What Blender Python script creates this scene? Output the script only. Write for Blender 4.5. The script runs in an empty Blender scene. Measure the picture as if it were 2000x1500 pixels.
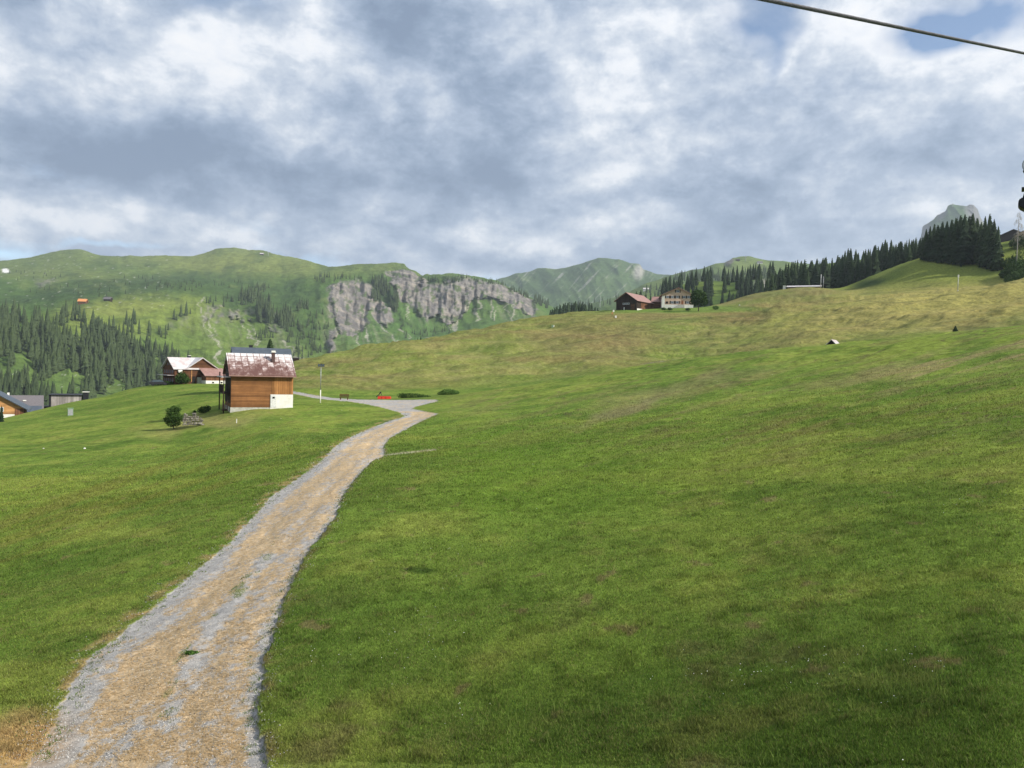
import bpy, math, random
import numpy as np
from mathutils import Vector, Matrix

C = bpy.context.scene
RAD = math.radians
# ------------------------------------------------------------------ camera
F = 1502.0                       # focal length in pixels of the 2000 px wide photograph
PITCH = -math.atan(30 / F)
ROLL = RAD(1.5)
_f = Vector((0, math.cos(PITCH), math.sin(PITCH)))
_r0 = Vector((1, 0, 0)); _u0 = _r0.cross(_f)
_r = _r0 * math.cos(ROLL) + _u0 * math.sin(ROLL)
_u = _u0 * math.cos(ROLL) - _r0 * math.sin(ROLL)
cam_d = bpy.data.cameras.new('camera'); cam = bpy.data.objects.new('camera', cam_d)
C.collection.objects.link(cam)
cam.matrix_world = Matrix(((_r.x, _u.x, -_f.x, 0), (_r.y, _u.y, -_f.y, 0), (_r.z, _u.z, -_f.z, 0), (0, 0, 0, 1)))
cam_d.sensor_width = 36; cam_d.lens = F / 2000 * 36
cam_d.clip_start = 0.1; cam_d.clip_end = 30000
C.camera = cam
Rv, Uv, Fv = np.array(_r), np.array(_u), np.array(_f)

def pdir(px, py):
    """direction of a photo pixel, horizontal length 1"""
    d = Rv * ((px - 1000) / F) + Uv * ((750 - py) / F) + Fv
    return d / math.hypot(d[0], d[1])
def pt(px, py, r):
    return pdir(px, py) * r
def proj(P):
    P = np.asarray(P)
    d = P @ Fv
    d = np.where(d < 0.05, 0.05, d)
    return 1000 + F * (P @ Rv) / d, 750 - F * (P @ Uv) / d

# ------------------------------------------------------------------ sun, sky, exposure
HAZE = 1.05e-4
SUN_AZ, SUN_EL = 112.0, 34.0     # azimuth clockwise from +Y (the view direction)
sd = bpy.data.lights.new('sun', 'SUN'); sd.energy = 4.6; sd.angle = RAD(0.6); sd.color = (1.0, 0.94, 0.84)
so = bpy.data.objects.new('sun', sd); C.collection.objects.link(so)
sv = Vector((math.sin(RAD(SUN_AZ)) * math.cos(RAD(SUN_EL)), math.cos(RAD(SUN_AZ)) * math.cos(RAD(SUN_EL)), math.sin(RAD(SUN_EL))))
so.rotation_euler = sv.to_track_quat('Z', 'Y').to_euler()
C.view_settings.view_transform = 'Standard'; C.view_settings.look = 'None'
C.view_settings.gamma = 1; C.view_settings.exposure = 0.42
C.cycles.volume_bounces = 0; C.cycles.max_bounces = 5; C.cycles.diffuse_bounces = 2
C.cycles.transparent_max_bounces = 8; C.cycles.use_denoising = True
try:
    C.cycles.caustics_reflective = False; C.cycles.caustics_refractive = False
except Exception:
    pass

W = bpy.data.worlds.new('World'); C.world = W; W.use_nodes = True
nt = W.node_tree; nt.nodes.clear()
def N(t, **k):
    n = nt.nodes.new(t)
    for a, b in k.items():
        setattr(n, a, b)
    return n
def val(x):
    n = N('ShaderNodeValue'); n.outputs[0].default_value = x; return n.outputs[0]
def M(op, a, b=None, c=None, clamp=False):
    n = N('ShaderNodeMath', operation=op, use_clamp=clamp)
    for i, v in enumerate((a, b, c)):
        if v is None: continue
        if isinstance(v, (int, float)): n.inputs[i].default_value = v
        else: nt.links.new(v, n.inputs[i])
    return n.outputs[0]
def V(op, a, b=None, s=None):
    n = N('ShaderNodeVectorMath', operation=op)
    for i, v in enumerate((a, b)):
        if v is None: continue
        if isinstance(v, (tuple, list)): n.inputs[i].default_value = v
        else: nt.links.new(v, n.inputs[i])
    if s is not None: n.inputs['Scale'].default_value = s
    return n.outputs['Value'] if op in ('LENGTH', 'DOT_PRODUCT') else n.outputs[0]
def noiseW(vec, scale, detail, rough=0.55, dist=0.0, color=False):
    n = N('ShaderNodeTexNoise'); n.inputs['Scale'].default_value = scale; n.inputs['Detail'].default_value = detail
    n.inputs['Roughness'].default_value = rough; n.inputs['Distortion'].default_value = dist
    nt.links.new(vec, n.inputs['Vector']); return n.outputs['Color' if color else 'Fac']
def build_world():
    tc = N('ShaderNodeTexCoord').outputs['Generated']
    sep = N('ShaderNodeSeparateXYZ'); nt.links.new(tc, sep.inputs[0])
    zz = M('ADD', M('MAXIMUM', sep.outputs[2], 0.0), 0.11)
    pl = N('ShaderNodeCombineXYZ'); nt.links.new(M('DIVIDE', sep.outputs[0], zz), pl.inputs[0]); nt.links.new(M('DIVIDE', sep.outputs[1], zz), pl.inputs[1])
    plane = pl.outputs[0]
    # big shapes of the cloud deck, each at its own bearing and height in the sky
    wn = noiseW(tc, 3.2, 5, 0.6, color=True)
    warp = V('MULTIPLY', V('SUBTRACT', wn, (0.5, 0.5, 0.5)), (0.26, 0.0, 0.17))
    dirw = V('ADD', tc, warp)
    def blobs(lst):
        acc = None
        for (px, py, rx, ry, w) in lst:
            d = Rv * ((px - 1000) / F) + Uv * ((750 - py) / F) + Fv; d = d / np.linalg.norm(d)
            v = V('MULTIPLY', V('SUBTRACT', dirw, tuple(float(q) for q in d)), (F / rx, F / 700, F / ry))
            l2 = V('DOT_PRODUCT', v, v)
            g = M('MULTIPLY', M('POWER', 2.718, M('MULTIPLY', l2, -0.7)), w)
            acc = g if acc is None else M('ADD', acc, g)
        return acc
    shapes = [(230, 60, 270, 80, .20), (420, 150, 170, 60, .24), (620, 55, 80, 60, .34), (820, 200, 60, 40, .36), (1190, 130, 120, 80, .13),
              (1050, 50, 160, 70, .14), (1650, 80, 250, 90, .36), (1800, 200, 200, 90, .16), (130, 430, 120, 30, .36), (320, 445, 130, 28, .22),
              (700, 370, 90, 25, .20), (900, 425, 160, 20, .24), (1520, 300, 60, 35, .32), (1180, 340, 80, 20, .26), (1100, 470, 130, 25, .28),
              (1600, 360, 90, 20, .20), (1950, 330, 130, 60, .22), (1950, 440, 90, 30, .25), (1300, 290, 90, 40, .08), (1330, 200, 120, 60, -.10), (30, 90, 120, 80, .12), (560, 250, 120, 40, .10),
              (450, 345, 220, 55, -.32), (240, 275, 160, 50, -.26), (960, 210, 150, 90, -.30), (800, 330, 200, 45, -.34), (770, 60, 110, 70, -.30),
              (430, 5, 110, 22, -.30), (1490, 195, 150, 60, -.26), (1710, 310, 160, 60, -.24), (1450, 375, 130, 40, -.18), (1350, 500, 300, 30, -.10),
              (60, 360, 90, 50, -.12), (560, 560, 500, 40, -.05)]
    f = blobs(shapes)
    n1 = noiseW(plane, 0.55, 9, 0.58, 0.25)
    z3 = M('ADD', M('MAXIMUM', sep.outputs[2], 0.0), 0.42)
    pc = N('ShaderNodeCombineXYZ'); nt.links.new(M('DIVIDE', sep.outputs[0], z3), pc.inputs[0]); nt.links.new(M('DIVIDE', sep.outputs[1], z3), pc.inputs[1]); nt.links.new(M('MULTIPLY', sep.outputs[2], 1.5), pc.inputs[2])
    n2 = noiseW(pc.outputs[0], 3.4, 10, 0.64, 0.25)
    n3 = noiseW(V('MULTIPLY', tc, (1.0, 1.0, 1.7)), 9.0, 9, 0.64, 0.2)
    n4 = noiseW(V('MULTIPLY', tc, (1.0, 1.0, 1.4)), 24.0, 6, 0.62, 0.2)
    field = M('ADD', M('MULTIPLY', M('SUBTRACT', n1, 0.5), 1.0), M('MULTIPLY', M('SUBTRACT', n2, 0.5), 1.15))
    field = M('ADD', field, M('ADD', M('MULTIPLY', M('SUBTRACT', n3, 0.5), 1.15), M('MULTIPLY', M('SUBTRACT', n4, 0.5), 0.75)))
    field = M('ADD', M('ADD', field, M('MULTIPLY', f, 0.92)), 0.49)
    ramp = N('ShaderNodeValToRGB'); nt.links.new(field, ramp.inputs[0])
    cr = ramp.color_ramp; cr.elements[0].position = 0.0; cr.elements[0].color = (0.20, 0.27, 0.39, 1)
    cr.elements[1].position = 1.0; cr.elements[1].color = (0.90, 0.91, 0.93, 1)
    for p, c in ((0.22, (0.27, 0.35, 0.48, 1)), (0.45, (0.40, 0.48, 0.61, 1)), (0.66, (0.60, 0.66, 0.75, 1)), (0.82, (0.82, 0.85, 0.90, 1))):
        e = cr.elements.new(p); e.color = c
    # blue gaps
    gaps = blobs([(1432, 20, 50, 45, 1.0), (1490, 95, 26, 55, .75), (1800, 15, 60, 35, 1.0), (1855, 45, 55, 28, .8), (1960, 10, 60, 40, .5), (30, 508, 60, 12, .9), (230, 498, 90, 9, .75),
                  (620, 512, 55, 13, .85), (860, 528, 100, 12, .75), (1300, 535, 160, 12, .4), (430, 2, 90, 14, .35)])
    gap = M('MULTIPLY', M('SUBTRACT', M('ADD', gaps, M('MULTIPLY', M('SUBTRACT', n2, 0.5), 1.8)), 0.22), 1.15, clamp=True)
    bgc = N('ShaderNodeBackground'); nt.links.new(ramp.outputs[0], bgc.inputs[0]); bgc.inputs[1].default_value = 0.86
    sky = N('ShaderNodeTexSky'); sky.sky_type = 'NISHITA'; sky.sun_disc = False
    sky.sun_elevation = RAD(SUN_EL); sky.sun_rotation = RAD(SUN_AZ); sky.altitude = 1500
    bgs = N('ShaderNodeBackground'); nt.links.new(sky.outputs[0], bgs.inputs[0]); bgs.inputs[1].default_value = 0.13
    mx = N('ShaderNodeMixShader'); nt.links.new(gap, mx.inputs[0]); nt.links.new(bgc.outputs[0], mx.inputs[1]); nt.links.new(bgs.outputs[0], mx.inputs[2])
    out = N('ShaderNodeOutputWorld'); nt.links.new(mx.outputs[0], out.inputs[0])
build_world()
W.cycles.sampling_method = 'MANUAL'; W.cycles.sample_map_resolution = 512

# ------------------------------------------------------------------ numpy noise
def _h(ix, iy, s):
    h = (ix.astype(np.int64) * 374761393 + iy.astype(np.int64) * 668265263 + s * 974634777) & 0xffffffff
    h = ((h ^ (h >> 13)) * 1274126177) & 0xffffffff
    h = (h ^ (h >> 16)) & 0xffffffff
    return h
def perlin(x, y, s=0):
    x0 = np.floor(x); y0 = np.floor(y); fx = x - x0; fy = y - y0
    u = fx * fx * fx * (fx * (fx * 6 - 15) + 10); v = fy * fy * fy * (fy * (fy * 6 - 15) + 10)
    def g(i, j):
        a = _h(x0 + i, y0 + j, s) * (2 * math.pi / 4294967296.0)
        return np.cos(a) * (fx - i) + np.sin(a) * (fy - j)
    a = g(0, 0) * (1 - u) + g(1, 0) * u; b = g(0, 1) * (1 - u) + g(1, 1) * u
    return (a * (1 - v) + b * v) * 1.5
def fbm(x, y, o=4, s=0, rough=0.5, ridged=False):
    t = np.zeros(np.shape(x)); a = 1.0; n = 0.0
    for i in range(o):
        p = perlin(x * 2 ** i + 17.3 * i, y * 2 ** i - 9.1 * i, s + i)
        t += a * ((1 - 2 * np.abs(p)) if ridged else p); n += a; a *= rough
    return t / n
def sst(a, b, x):
    t = np.clip((x - a) / (b - a), 0, 1); return t * t * (3 - 2 * t)
def inpoly(x, y, poly):
    ins = np.zeros(np.shape(x), bool); n = len(poly)
    for i in range(n):
        x1, y1 = poly[i]; x2, y2 = poly[(i + 1) % n]
        if y1 == y2: continue
        c = ((y1 > y) != (y2 > y)) & (x < (x2 - x1) * (y - y1) / (y2 - y1) + x1)
        ins ^= c
    return ins
def polydist(x, y, line):
    d = np.full(np.shape(x), 1e9)
    for i in range(len(line) - 1):
        x1, y1 = line[i]; x2, y2 = line[i + 1]; L = (x2 - x1) ** 2 + (y2 - y1) ** 2
        t = np.clip(((x - x1) * (x2 - x1) + (y - y1) * (y2 - y1)) / L, 0, 1)
        d = np.minimum(d, np.hypot(x - x1 - t * (x2 - x1), y - y1 - t * (y2 - y1)))
    return d

# ------------------------------------------------------------------ heightfield laid along contour lines at real distances
def pchip(X, Y, Q):
    """X,Y (k,cols) knots; Q (rows,cols)"""
    h = np.diff(X, axis=0); d = np.diff(Y, axis=0) / h
    m = np.zeros_like(Y)
    w1 = 2 * h[1:] + h[:-1]; w2 = h[1:] + 2 * h[:-1]
    same = (d[:-1] * d[1:]) > 0
    with np.errstate(all='ignore'):
        mm = (w1 + w2) / (w1 / d[:-1] + w2 / d[1:])
    m[1:-1] = np.where(same, mm, 0); m[0] = d[0]; m[-1] = d[-1]
    idx = np.zeros(Q.shape, int)
    for k in range(1, len(X) - 1):
        idx += Q >= X[k][None, :]
    cols = np.arange(X.shape[1])[None, :].repeat(Q.shape[0], 0)
    x0 = X[idx, cols]; hh = h[idx, cols]; t = np.clip((Q - x0) / hh, 0, 1)
    y0 = Y[idx, cols]; y1 = Y[idx + 1, cols]; m0 = m[idx, cols] * hh; m1 = m[idx + 1, cols] * hh
    return (2 * t**3 - 3 * t**2 + 1) * y0 + (t**3 - 2 * t**2 + t) * m0 + (-2 * t**3 + 3 * t**2) * y1 + (t**3 - t**2) * m1
def gsm(a, w):
    if w <= 0: return a
    n = int(w * 3); k = np.exp(-0.5 * (np.arange(-n, n + 1) / w) ** 2); k /= k.sum()
    return np.convolve(np.pad(a, n, mode='edge'), k, 'valid')
def grid(lines, counts, az, smooth=0.0, wrap=False):
    LR, LZ = [], []
    for i, L in enumerate(lines):
        A, R_, Z = [], [], []
        for (px, py, r) in L:
            d = pdir(px, py); A.append(math.degrees(math.atan2(d[0], d[1]))); R_.append(r); Z.append(d[2] * r)
        o = np.argsort(A); A = np.array(A)[o]; R_ = np.array(R_)[o]; Z = np.array(Z)[o]
        if wrap:
            A = np.concatenate([[-180], [A[0] - 25], A, [A[-1] + 25], [180]])
            zm = (Z[0] + Z[-1]) / 2; rm = (R_[0] + R_[-1]) / 2
            Z = np.concatenate([[zm], [Z[0]], Z, [Z[-1]], [zm]]); R_ = np.concatenate([[rm], [R_[0]], R_, [R_[-1]], [rm]])
        sm = smooth[i] if isinstance(smooth, (list, tuple)) else smooth
        LR.append(gsm(np.interp(az, A, R_), sm)); LZ.append(gsm(np.interp(az, A, Z), sm))
    LR = np.array(LR); LZ = np.array(LZ)
    for i in range(1, len(LR)):
        LR[i] = np.maximum(LR[i], LR[i - 1] * 1.015)
    rows = []; li = []
    for i, n in enumerate(counts):
        for j in range(n):
            t = j / n; rows.append(1 / ((1 - t) / LR[i] + t / LR[i + 1])); li.append(i + t)
    rows.append(LR[-1]); li.append(len(LR) - 1)
    Q = np.array(rows); Zq = pchip(LR, LZ, Q); a = np.radians(az)[None, :]
    return Q, Zq, a * np.ones_like(Q), np.array(li)[:, None] * np.ones_like(Q)

def mesh_np(name, co, faces, mat, col=None, smooth=True, parent=None, fsize=None):
    """co (n,3), faces (m,k) int"""
    me = bpy.data.meshes.new(name); n = len(co); faces = np.asarray(faces); m, k = faces.shape
    me.vertices.add(n); me.vertices.foreach_set('co', np.asarray(co, np.float32).ravel())
    me.loops.add(m * k); me.loops.foreach_set('vertex_index', faces.astype(np.int32).ravel())
    me.polygons.add(m); me.polygons.foreach_set('loop_start', np.arange(0, m * k, k, dtype=np.int32))
    try: me.polygons.foreach_set('loop_total', np.full(m, k, np.int32))
    except Exception: pass
    me.update(calc_edges=True)
    me.polygons.foreach_set('use_smooth', np.full(m, smooth, bool))
    if col is not None:
        at = me.color_attributes.new('Col', 'FLOAT_COLOR', 'POINT')
        c4 = np.ones((n, 4), np.float32); c4[:, :3] = col; at.data.foreach_set('color', c4.ravel())
    me.materials.append(mat)
    o = bpy.data.objects.new(name, me); C.collection.objects.link(o)
    if parent: o.parent = parent
    return o
def quads(nr, nc):
    i = np.arange(nr - 1)[:, None] * nc + np.arange(nc - 1)[None, :]
    return np.stack([i, i + 1, i + nc + 1, i + nc], -1).reshape(-1, 4)

# ------------------------------------------------------------------ materials
def mat_new(name, rough=0.9):
    m = bpy.data.materials.new(name); m.use_nodes = True; t = m.node_tree
    b = t.nodes['Principled BSDF']; b.inputs['Roughness'].default_value = rough
    b.inputs['Specular IOR Level'].default_value = 0.2
    return m, t, b
def nd(t, ty, ins=None, **k):
    n = t.nodes.new(ty)
    for a, b in k.items(): setattr(n, a, b)
    for a, v in (ins or {}).items():
        if hasattr(v, 'is_output') or isinstance(v, bpy.types.NodeSocket): t.links.new(v, n.inputs[a])
        else: n.inputs[a].default_value = v
    return n
def tnoise(t, vec, scale, detail=4, rough=0.55, dist=0.0):
    return nd(t, 'ShaderNodeTexNoise', {'Vector': vec, 'Scale': scale, 'Detail': detail, 'Roughness': rough, 'Distortion': dist}).outputs['Fac']
def ramp(t, fac, stops):
    n = nd(t, 'ShaderNodeValToRGB', {'Fac': fac}); cr = n.color_ramp
    while len(cr.elements) > 1: cr.elements.remove(cr.elements[-1])
    cr.elements[0].position = stops[0][0]; cr.elements[0].color = (*stops[0][1], 1)
    for p, c in stops[1:]:
        e = cr.elements.new(p); e.color = (*c, 1)
    return n.outputs['Color']
def mixc(t, fac, a, b, mode='MIX'):
    n = t.nodes.new('ShaderNodeMix'); n.data_type = 'RGBA'; n.blend_type = mode
    for i, v in ((0, fac), (6, a), (7, b)):
        if isinstance(v, bpy.types.NodeSocket): t.links.new(v, n.inputs[i])
        elif isinstance(v, tuple): n.inputs[i].default_value = (*v, 1)
        else: n.inputs[i].default_value = v
    return n.outputs[2]
def bump(t, b, h, strength, dist):
    n = nd(t, 'ShaderNodeBump', {'Height': h, 'Strength': strength, 'Distance': dist}); t.links.new(n.outputs[0], b.inputs['Normal'])
def objvec(t, scale=(1, 1, 1)):
    tc = t.nodes.new('ShaderNodeTexCoord')
    return nd(t, 'ShaderNodeMapping', {'Vector': tc.outputs['Object'], 'Scale': scale}).outputs[0]

def ground_mat(name, s1, s2, bdist, var=0.55, extra=None):
    m, t, b = mat_new(name, 1.0); b.inputs['Specular IOR Level'].default_value = 0.05
    v = objvec(t); ca = nd(t, 'ShaderNodeVertexColor', layer_name='Col').outputs['Color']
    a = tnoise(t, v, s1, 6, 0.7); c = tnoise(t, v, s2, 5, 0.65)
    k1 = nd(t, 'ShaderNodeMapRange', {'Value': a, 'From Min': 0.3, 'From Max': 0.7, 'To Min': 1 - var, 'To Max': 1 + var}).outputs[0]
    k2 = nd(t, 'ShaderNodeMapRange', {'Value': c, 'From Min': 0.3, 'From Max': 0.7, 'To Min': 1 - var * .5, 'To Max': 1 + var * .5}).outputs[0]
    k = nd(t, 'ShaderNodeMath', {0: k1, 1: k2}, operation='MULTIPLY').outputs[0]
    col = nd(t, 'ShaderNodeVectorMath', {0: ca}, operation='SCALE'); t.links.new(k, col.inputs['Scale'])
    t.links.new(col.outputs[0], b.inputs['Base Color'])
    hh = nd(t, 'ShaderNodeMath', {0: a, 1: c}, operation='ADD').outputs[0]
    bump(t, b, hh, 0.9, bdist)
    return m
M_ground = ground_mat('meadow turf', 1.3, 7.0, 0.10, 0.42)
M_mount = ground_mat('mountain ground', 0.05, 0.22, 4.0, 0.35)
M_mid = ground_mat('hill ground', 0.09, 0.5, 1.2, 0.38)
M_path = ground_mat('gravel', 5.0, 30.0, 0.03, 0.30)
def col_mat(name, rough=0.9, layer='Col', trans=0.0):
    m, t, b = mat_new(name, rough); b.inputs['Specular IOR Level'].default_value = 0.12
    ca = nd(t, 'ShaderNodeVertexColor', layer_name=layer).outputs['Color']; t.links.new(ca, b.inputs['Base Color'])
    if trans:
        tr = nd(t, 'ShaderNodeBsdfTranslucent', {'Color': ca}); mx = nd(t, 'ShaderNodeMixShader', {0: trans, 1: b.outputs[0], 2: tr.outputs[0]})
        t.links.new(mx.outputs[0], t.nodes['Material Output'].inputs['Surface'])
    return m
M_blade = col_mat('grass blades', 0.7, trans=0.35)
M_stone = col_mat('loose stones', 0.9)
def leafmat(name, c1, c2, scale=0.6):
    m, t, b = mat_new(name, 0.8); b.inputs['Specular IOR Level'].default_value = 0.1
    v = objvec(t); n = tnoise(t, v, scale, 3)
    oi = t.nodes.new('ShaderNodeObjectInfo')
    f = nd(t, 'ShaderNodeMath', {0: nd(t, 'ShaderNodeMapRange', {'Value': n, 'From Min': .3, 'From Max': .7}).outputs[0], 1: oi.outputs['Random']}, operation='ADD').outputs[0]
    f = nd(t, 'ShaderNodeMath', {0: f, 1: 0.5}, operation='MULTIPLY').outputs[0]
    col = ramp(t, f, ((0.0, c1), (1.0, c2))); t.links.new(col, b.inputs['Base Color'])
    return m
M_spruce = leafmat('spruce needles', (0.010, 0.022, 0.011), (0.042, 0.068, 0.026))
M_spruce2 = leafmat('valley spruce needles', (0.014, 0.028, 0.014), (0.075, 0.105, 0.040))
M_leaf = leafmat('broad leaves', (0.022, 0.050, 0.010), (0.060, 0.110, 0.022), 1.5)
M_leafl = leafmat('light leaves', (0.05, 0.11, 0.02), (0.09, 0.17, 0.035), 1.5)
def plain(name, c, rough=0.7, c2=None, scale=6.0, spec=0.3, metal=0.0, stretch=(1, 1, 1)):
    m, t, b = mat_new(name, rough); b.inputs['Specular IOR Level'].default_value = spec; b.inputs['Metallic'].default_value = metal
    n = tnoise(t, objvec(t, stretch), scale, 5, 0.65)
    c2 = c2 or tuple(x * 0.72 for x in c)
    t.links.new(ramp(t, n, ((0.35, c2), (0.65, c))), b.inputs['Base Color'])
    return m
M_bark = plain('bark', (0.10, 0.075, 0.055), 0.95, scale=8)
M_dead = plain('bleached dead wood', (0.36, 0.33, 0.30), 0.95, scale=4)
def planks(name, c1, c2, freq=6.0, axis='X', gap=0.35, rough=0.85):
    """boards: Wave bands for the joints, noise for the weathering"""
    m, t, b = mat_new(name, rough)
    sc = (1, 1, 1)
    v = objvec(t, sc)
    st = {'X': (7, 7, 0.35), 'Z': (0.4, 0.4, 9)}[axis]
    grain = tnoise(t, objvec(t, st), 1.0, 5, 0.7)
    big = tnoise(t, v, 0.7, 4, 0.6)
    col = ramp(t, grain, ((0.3, c2), (0.7, c1)))
    col = mixc(t, nd(t, 'ShaderNodeMapRange', {'Value': big, 'From Min': .35, 'From Max': .7, 'To Max': .6}).outputs[0], col, tuple(x * 0.55 for x in c2))
    s = nd(t, 'ShaderNodeSeparateXYZ', {0: v})
    if axis == 'X':
        q = nd(t, 'ShaderNodeMath', {0: s.outputs[0], 1: s.outputs[1]}, operation='ADD').outputs[0]
    else: q = s.outputs[2]
    q = nd(t, 'ShaderNodeMath', {0: q, 1: freq}, operation='MULTIPLY').outputs[0]
    fr = nd(t, 'ShaderNodeMath', {0: q}, operation='FRACT').outputs[0]
    j = nd(t, 'ShaderNodeMath', {0: fr, 1: 0.12}, operation='LESS_THAN').outputs[0]
    j = nd(t, 'ShaderNodeMath', {0: j, 1: gap}, operation='MULTIPLY').outputs[0]
    # each board its own tone
    fl = nd(t, 'ShaderNodeMath', {0: q}, operation='FLOOR').outputs[0]
    wn = nd(t, 'ShaderNodeTexWhiteNoise', {'W': fl}, noise_dimensions='1D').outputs['Value']
    tone = nd(t, 'ShaderNodeMapRange', {'Value': wn, 'To Min': 0.72, 'To Max': 1.25}).outputs[0]
    sc_ = nd(t, 'ShaderNodeVectorMath', {0: col}, operation='SCALE'); t.links.new(tone, sc_.inputs['Scale'])
    col = mixc(t, j, sc_.outputs[0], (0.02, 0.013, 0.008))
    t.links.new(col, b.inputs['Base Color']); bump(t, b, fr, 0.3, 0.02)
    return m
M_shingle = planks('brown shingles', (0.33, 0.155, 0.060), (0.20, 0.088, 0.034), 4.5, 'Z', 0.3)
M_orangew = planks('orange boards', (0.46, 0.23, 0.08), (0.26, 0.11, 0.04), 3.6, 'X', 0.5)
M_darkw = planks('dark boards', (0.060, 0.038, 0.026), (0.028, 0.018, 0.014), 3.5, 'X', 0.5)
M_brownw = planks('weathered brown boards', (0.17, 0.075, 0.034), (0.08, 0.036, 0.02), 2.5, 'Z', 0.4)
M_redw = planks('reddish boards', (0.26, 0.12, 0.06), (0.12, 0.055, 0.03), 2.2, 'X', 0.45)
M_palew = planks('grey weathered boards', (0.50, 0.46, 0.43), (0.30, 0.27, 0.25), 1.6, 'X', 0.35)
M_honey = planks('honey coloured boards', (0.62, 0.34, 0.14), (0.42, 0.21, 0.08), 3.0, 'Z', 0.3)
M_white = plain('white render', (0.78, 0.77, 0.72), 0.9, (0.66, 0.64, 0.58), 1.6)
M_conc = plain('concrete', (0.50, 0.49, 0.44), 0.95, (0.33, 0.33, 0.28), 2.5)
M_pink = plain('pale peach render', (0.62, 0.44, 0.33), 0.9, (0.52, 0.36, 0.26), 1.0)
M_glass = plain('window glass', (0.10, 0.13, 0.17), 0.15, (0.05, 0.07, 0.09), 1.0, spec=0.6)
M_frame = plain('white window frame', (0.72, 0.72, 0.70), 0.7)
M_shut = plain('dark shutters', (0.045, 0.035, 0.03), 0.8)
M_hole = plain('dark opening', (0.012, 0.010, 0.010), 0.9)
M_door = plain('brown door', (0.28, 0.11, 0.05), 0.7)
M_metal = plain('galvanised steel', (0.42, 0.43, 0.44), 0.5, metal=0.4, scale=3)
M_black = plain('black metal', (0.02, 0.02, 0.025), 0.55, scale=3)
M_dkroof = plain('dark slate blue sheet roof', (0.085, 0.105, 0.13), 0.5, (0.06, 0.075, 0.095), 1.0)
M_greyroof = plain('grey tiled roof', (0.17, 0.155, 0.165), 0.8, (0.125, 0.115, 0.12), 3.0, stretch=(1, 1, 3))
M_redroof = plain('faded red sheet roof', (0.36, 0.22, 0.19), 0.6, (0.25, 0.14, 0.12), 1.2)
M_whiteroof = plain('pale metal roof', (0.62, 0.62, 0.63), 0.5, (0.45, 0.36, 0.35), 0.6)
M_orroof = plain('orange roof', (0.75, 0.32, 0.12), 0.8)
M_red = plain('red plastic', (0.75, 0.06, 0.025), 0.45, (0.62, 0.045, 0.02), 3)
M_green = plain('pale green plastic', (0.24, 0.36, 0.22), 0.6)
def rust_roof():
    m, t, b = mat_new('rusty patched metal roof', 0.55); v = objvec(t)
    s = nd(t, 'ShaderNodeSeparateXYZ', {0: v})
    cb = nd(t, 'ShaderNodeCombineXYZ', {0: s.outputs[0], 1: nd(t, 'ShaderNodeMath', {0: s.outputs[2], 1: 1.35}, operation='MULTIPLY').outputs[0]}).outputs[0]
    br = nd(t, 'ShaderNodeTexBrick', {'Vector': cb, 'Scale': 1.0, 'Mortar Size': 0.05, 'Mortar Smooth': 0.4, 'Brick Width': 0.80, 'Row Height': 0.92,
                                      'Color1': (0, 0, 0, 1), 'Color2': (1, 1, 1, 1), 'Mortar': (0.5, 0.5, 0.5, 1)}, offset=0.0)
    n = tnoise(t, cb, 1.3, 6, 0.72, 0.5); n2 = tnoise(t, cb, 0.33, 2)
    # paint survives towards the ridge and the right end, rust shows low in the middle
    hz = nd(t, 'ShaderNodeMapRange', {'Value': s.outputs[2], 'From Min': 4.2, 'From Max': 7.0, 'To Min': -0.16, 'To Max': 0.22}).outputs[0]
    hx = nd(t, 'ShaderNodeMapRange', {'Value': s.outputs[0], 'From Min': 1.5, 'From Max': 5.0, 'To Min': 0.0, 'To Max': 0.14}).outputs[0]
    tone = nd(t, 'ShaderNodeMath', {0: nd(t, 'ShaderNodeSeparateXYZ', {0: br.outputs['Color']}).outputs[0], 1: 0.12}, operation='MULTIPLY').outputs[0]
    f = n
    for q in (hz, hx, tone): f = nd(t, 'ShaderNodeMath', {0: f, 1: q}, operation='ADD').outputs[0]
    f = nd(t, 'ShaderNodeMath', {0: f, 1: nd(t, 'ShaderNodeMath', {0: br.outputs['Fac'], 1: 0.22}, operation='MULTIPLY').outputs[0]}, operation='SUBTRACT').outputs[0]
    col = ramp(t, f, ((0.38, (0.13, 0.065, 0.055)), (0.50, (0.205, 0.125, 0.108)), (0.58, (0.40, 0.31, 0.29)), (0.70, (0.66, 0.63, 0.62))))
    t.links.new(col, b.inputs['Base Color']); bump(t, b, br.outputs['Fac'], 0.35, 0.02)
    return m
M_rust = rust_roof()

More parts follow.
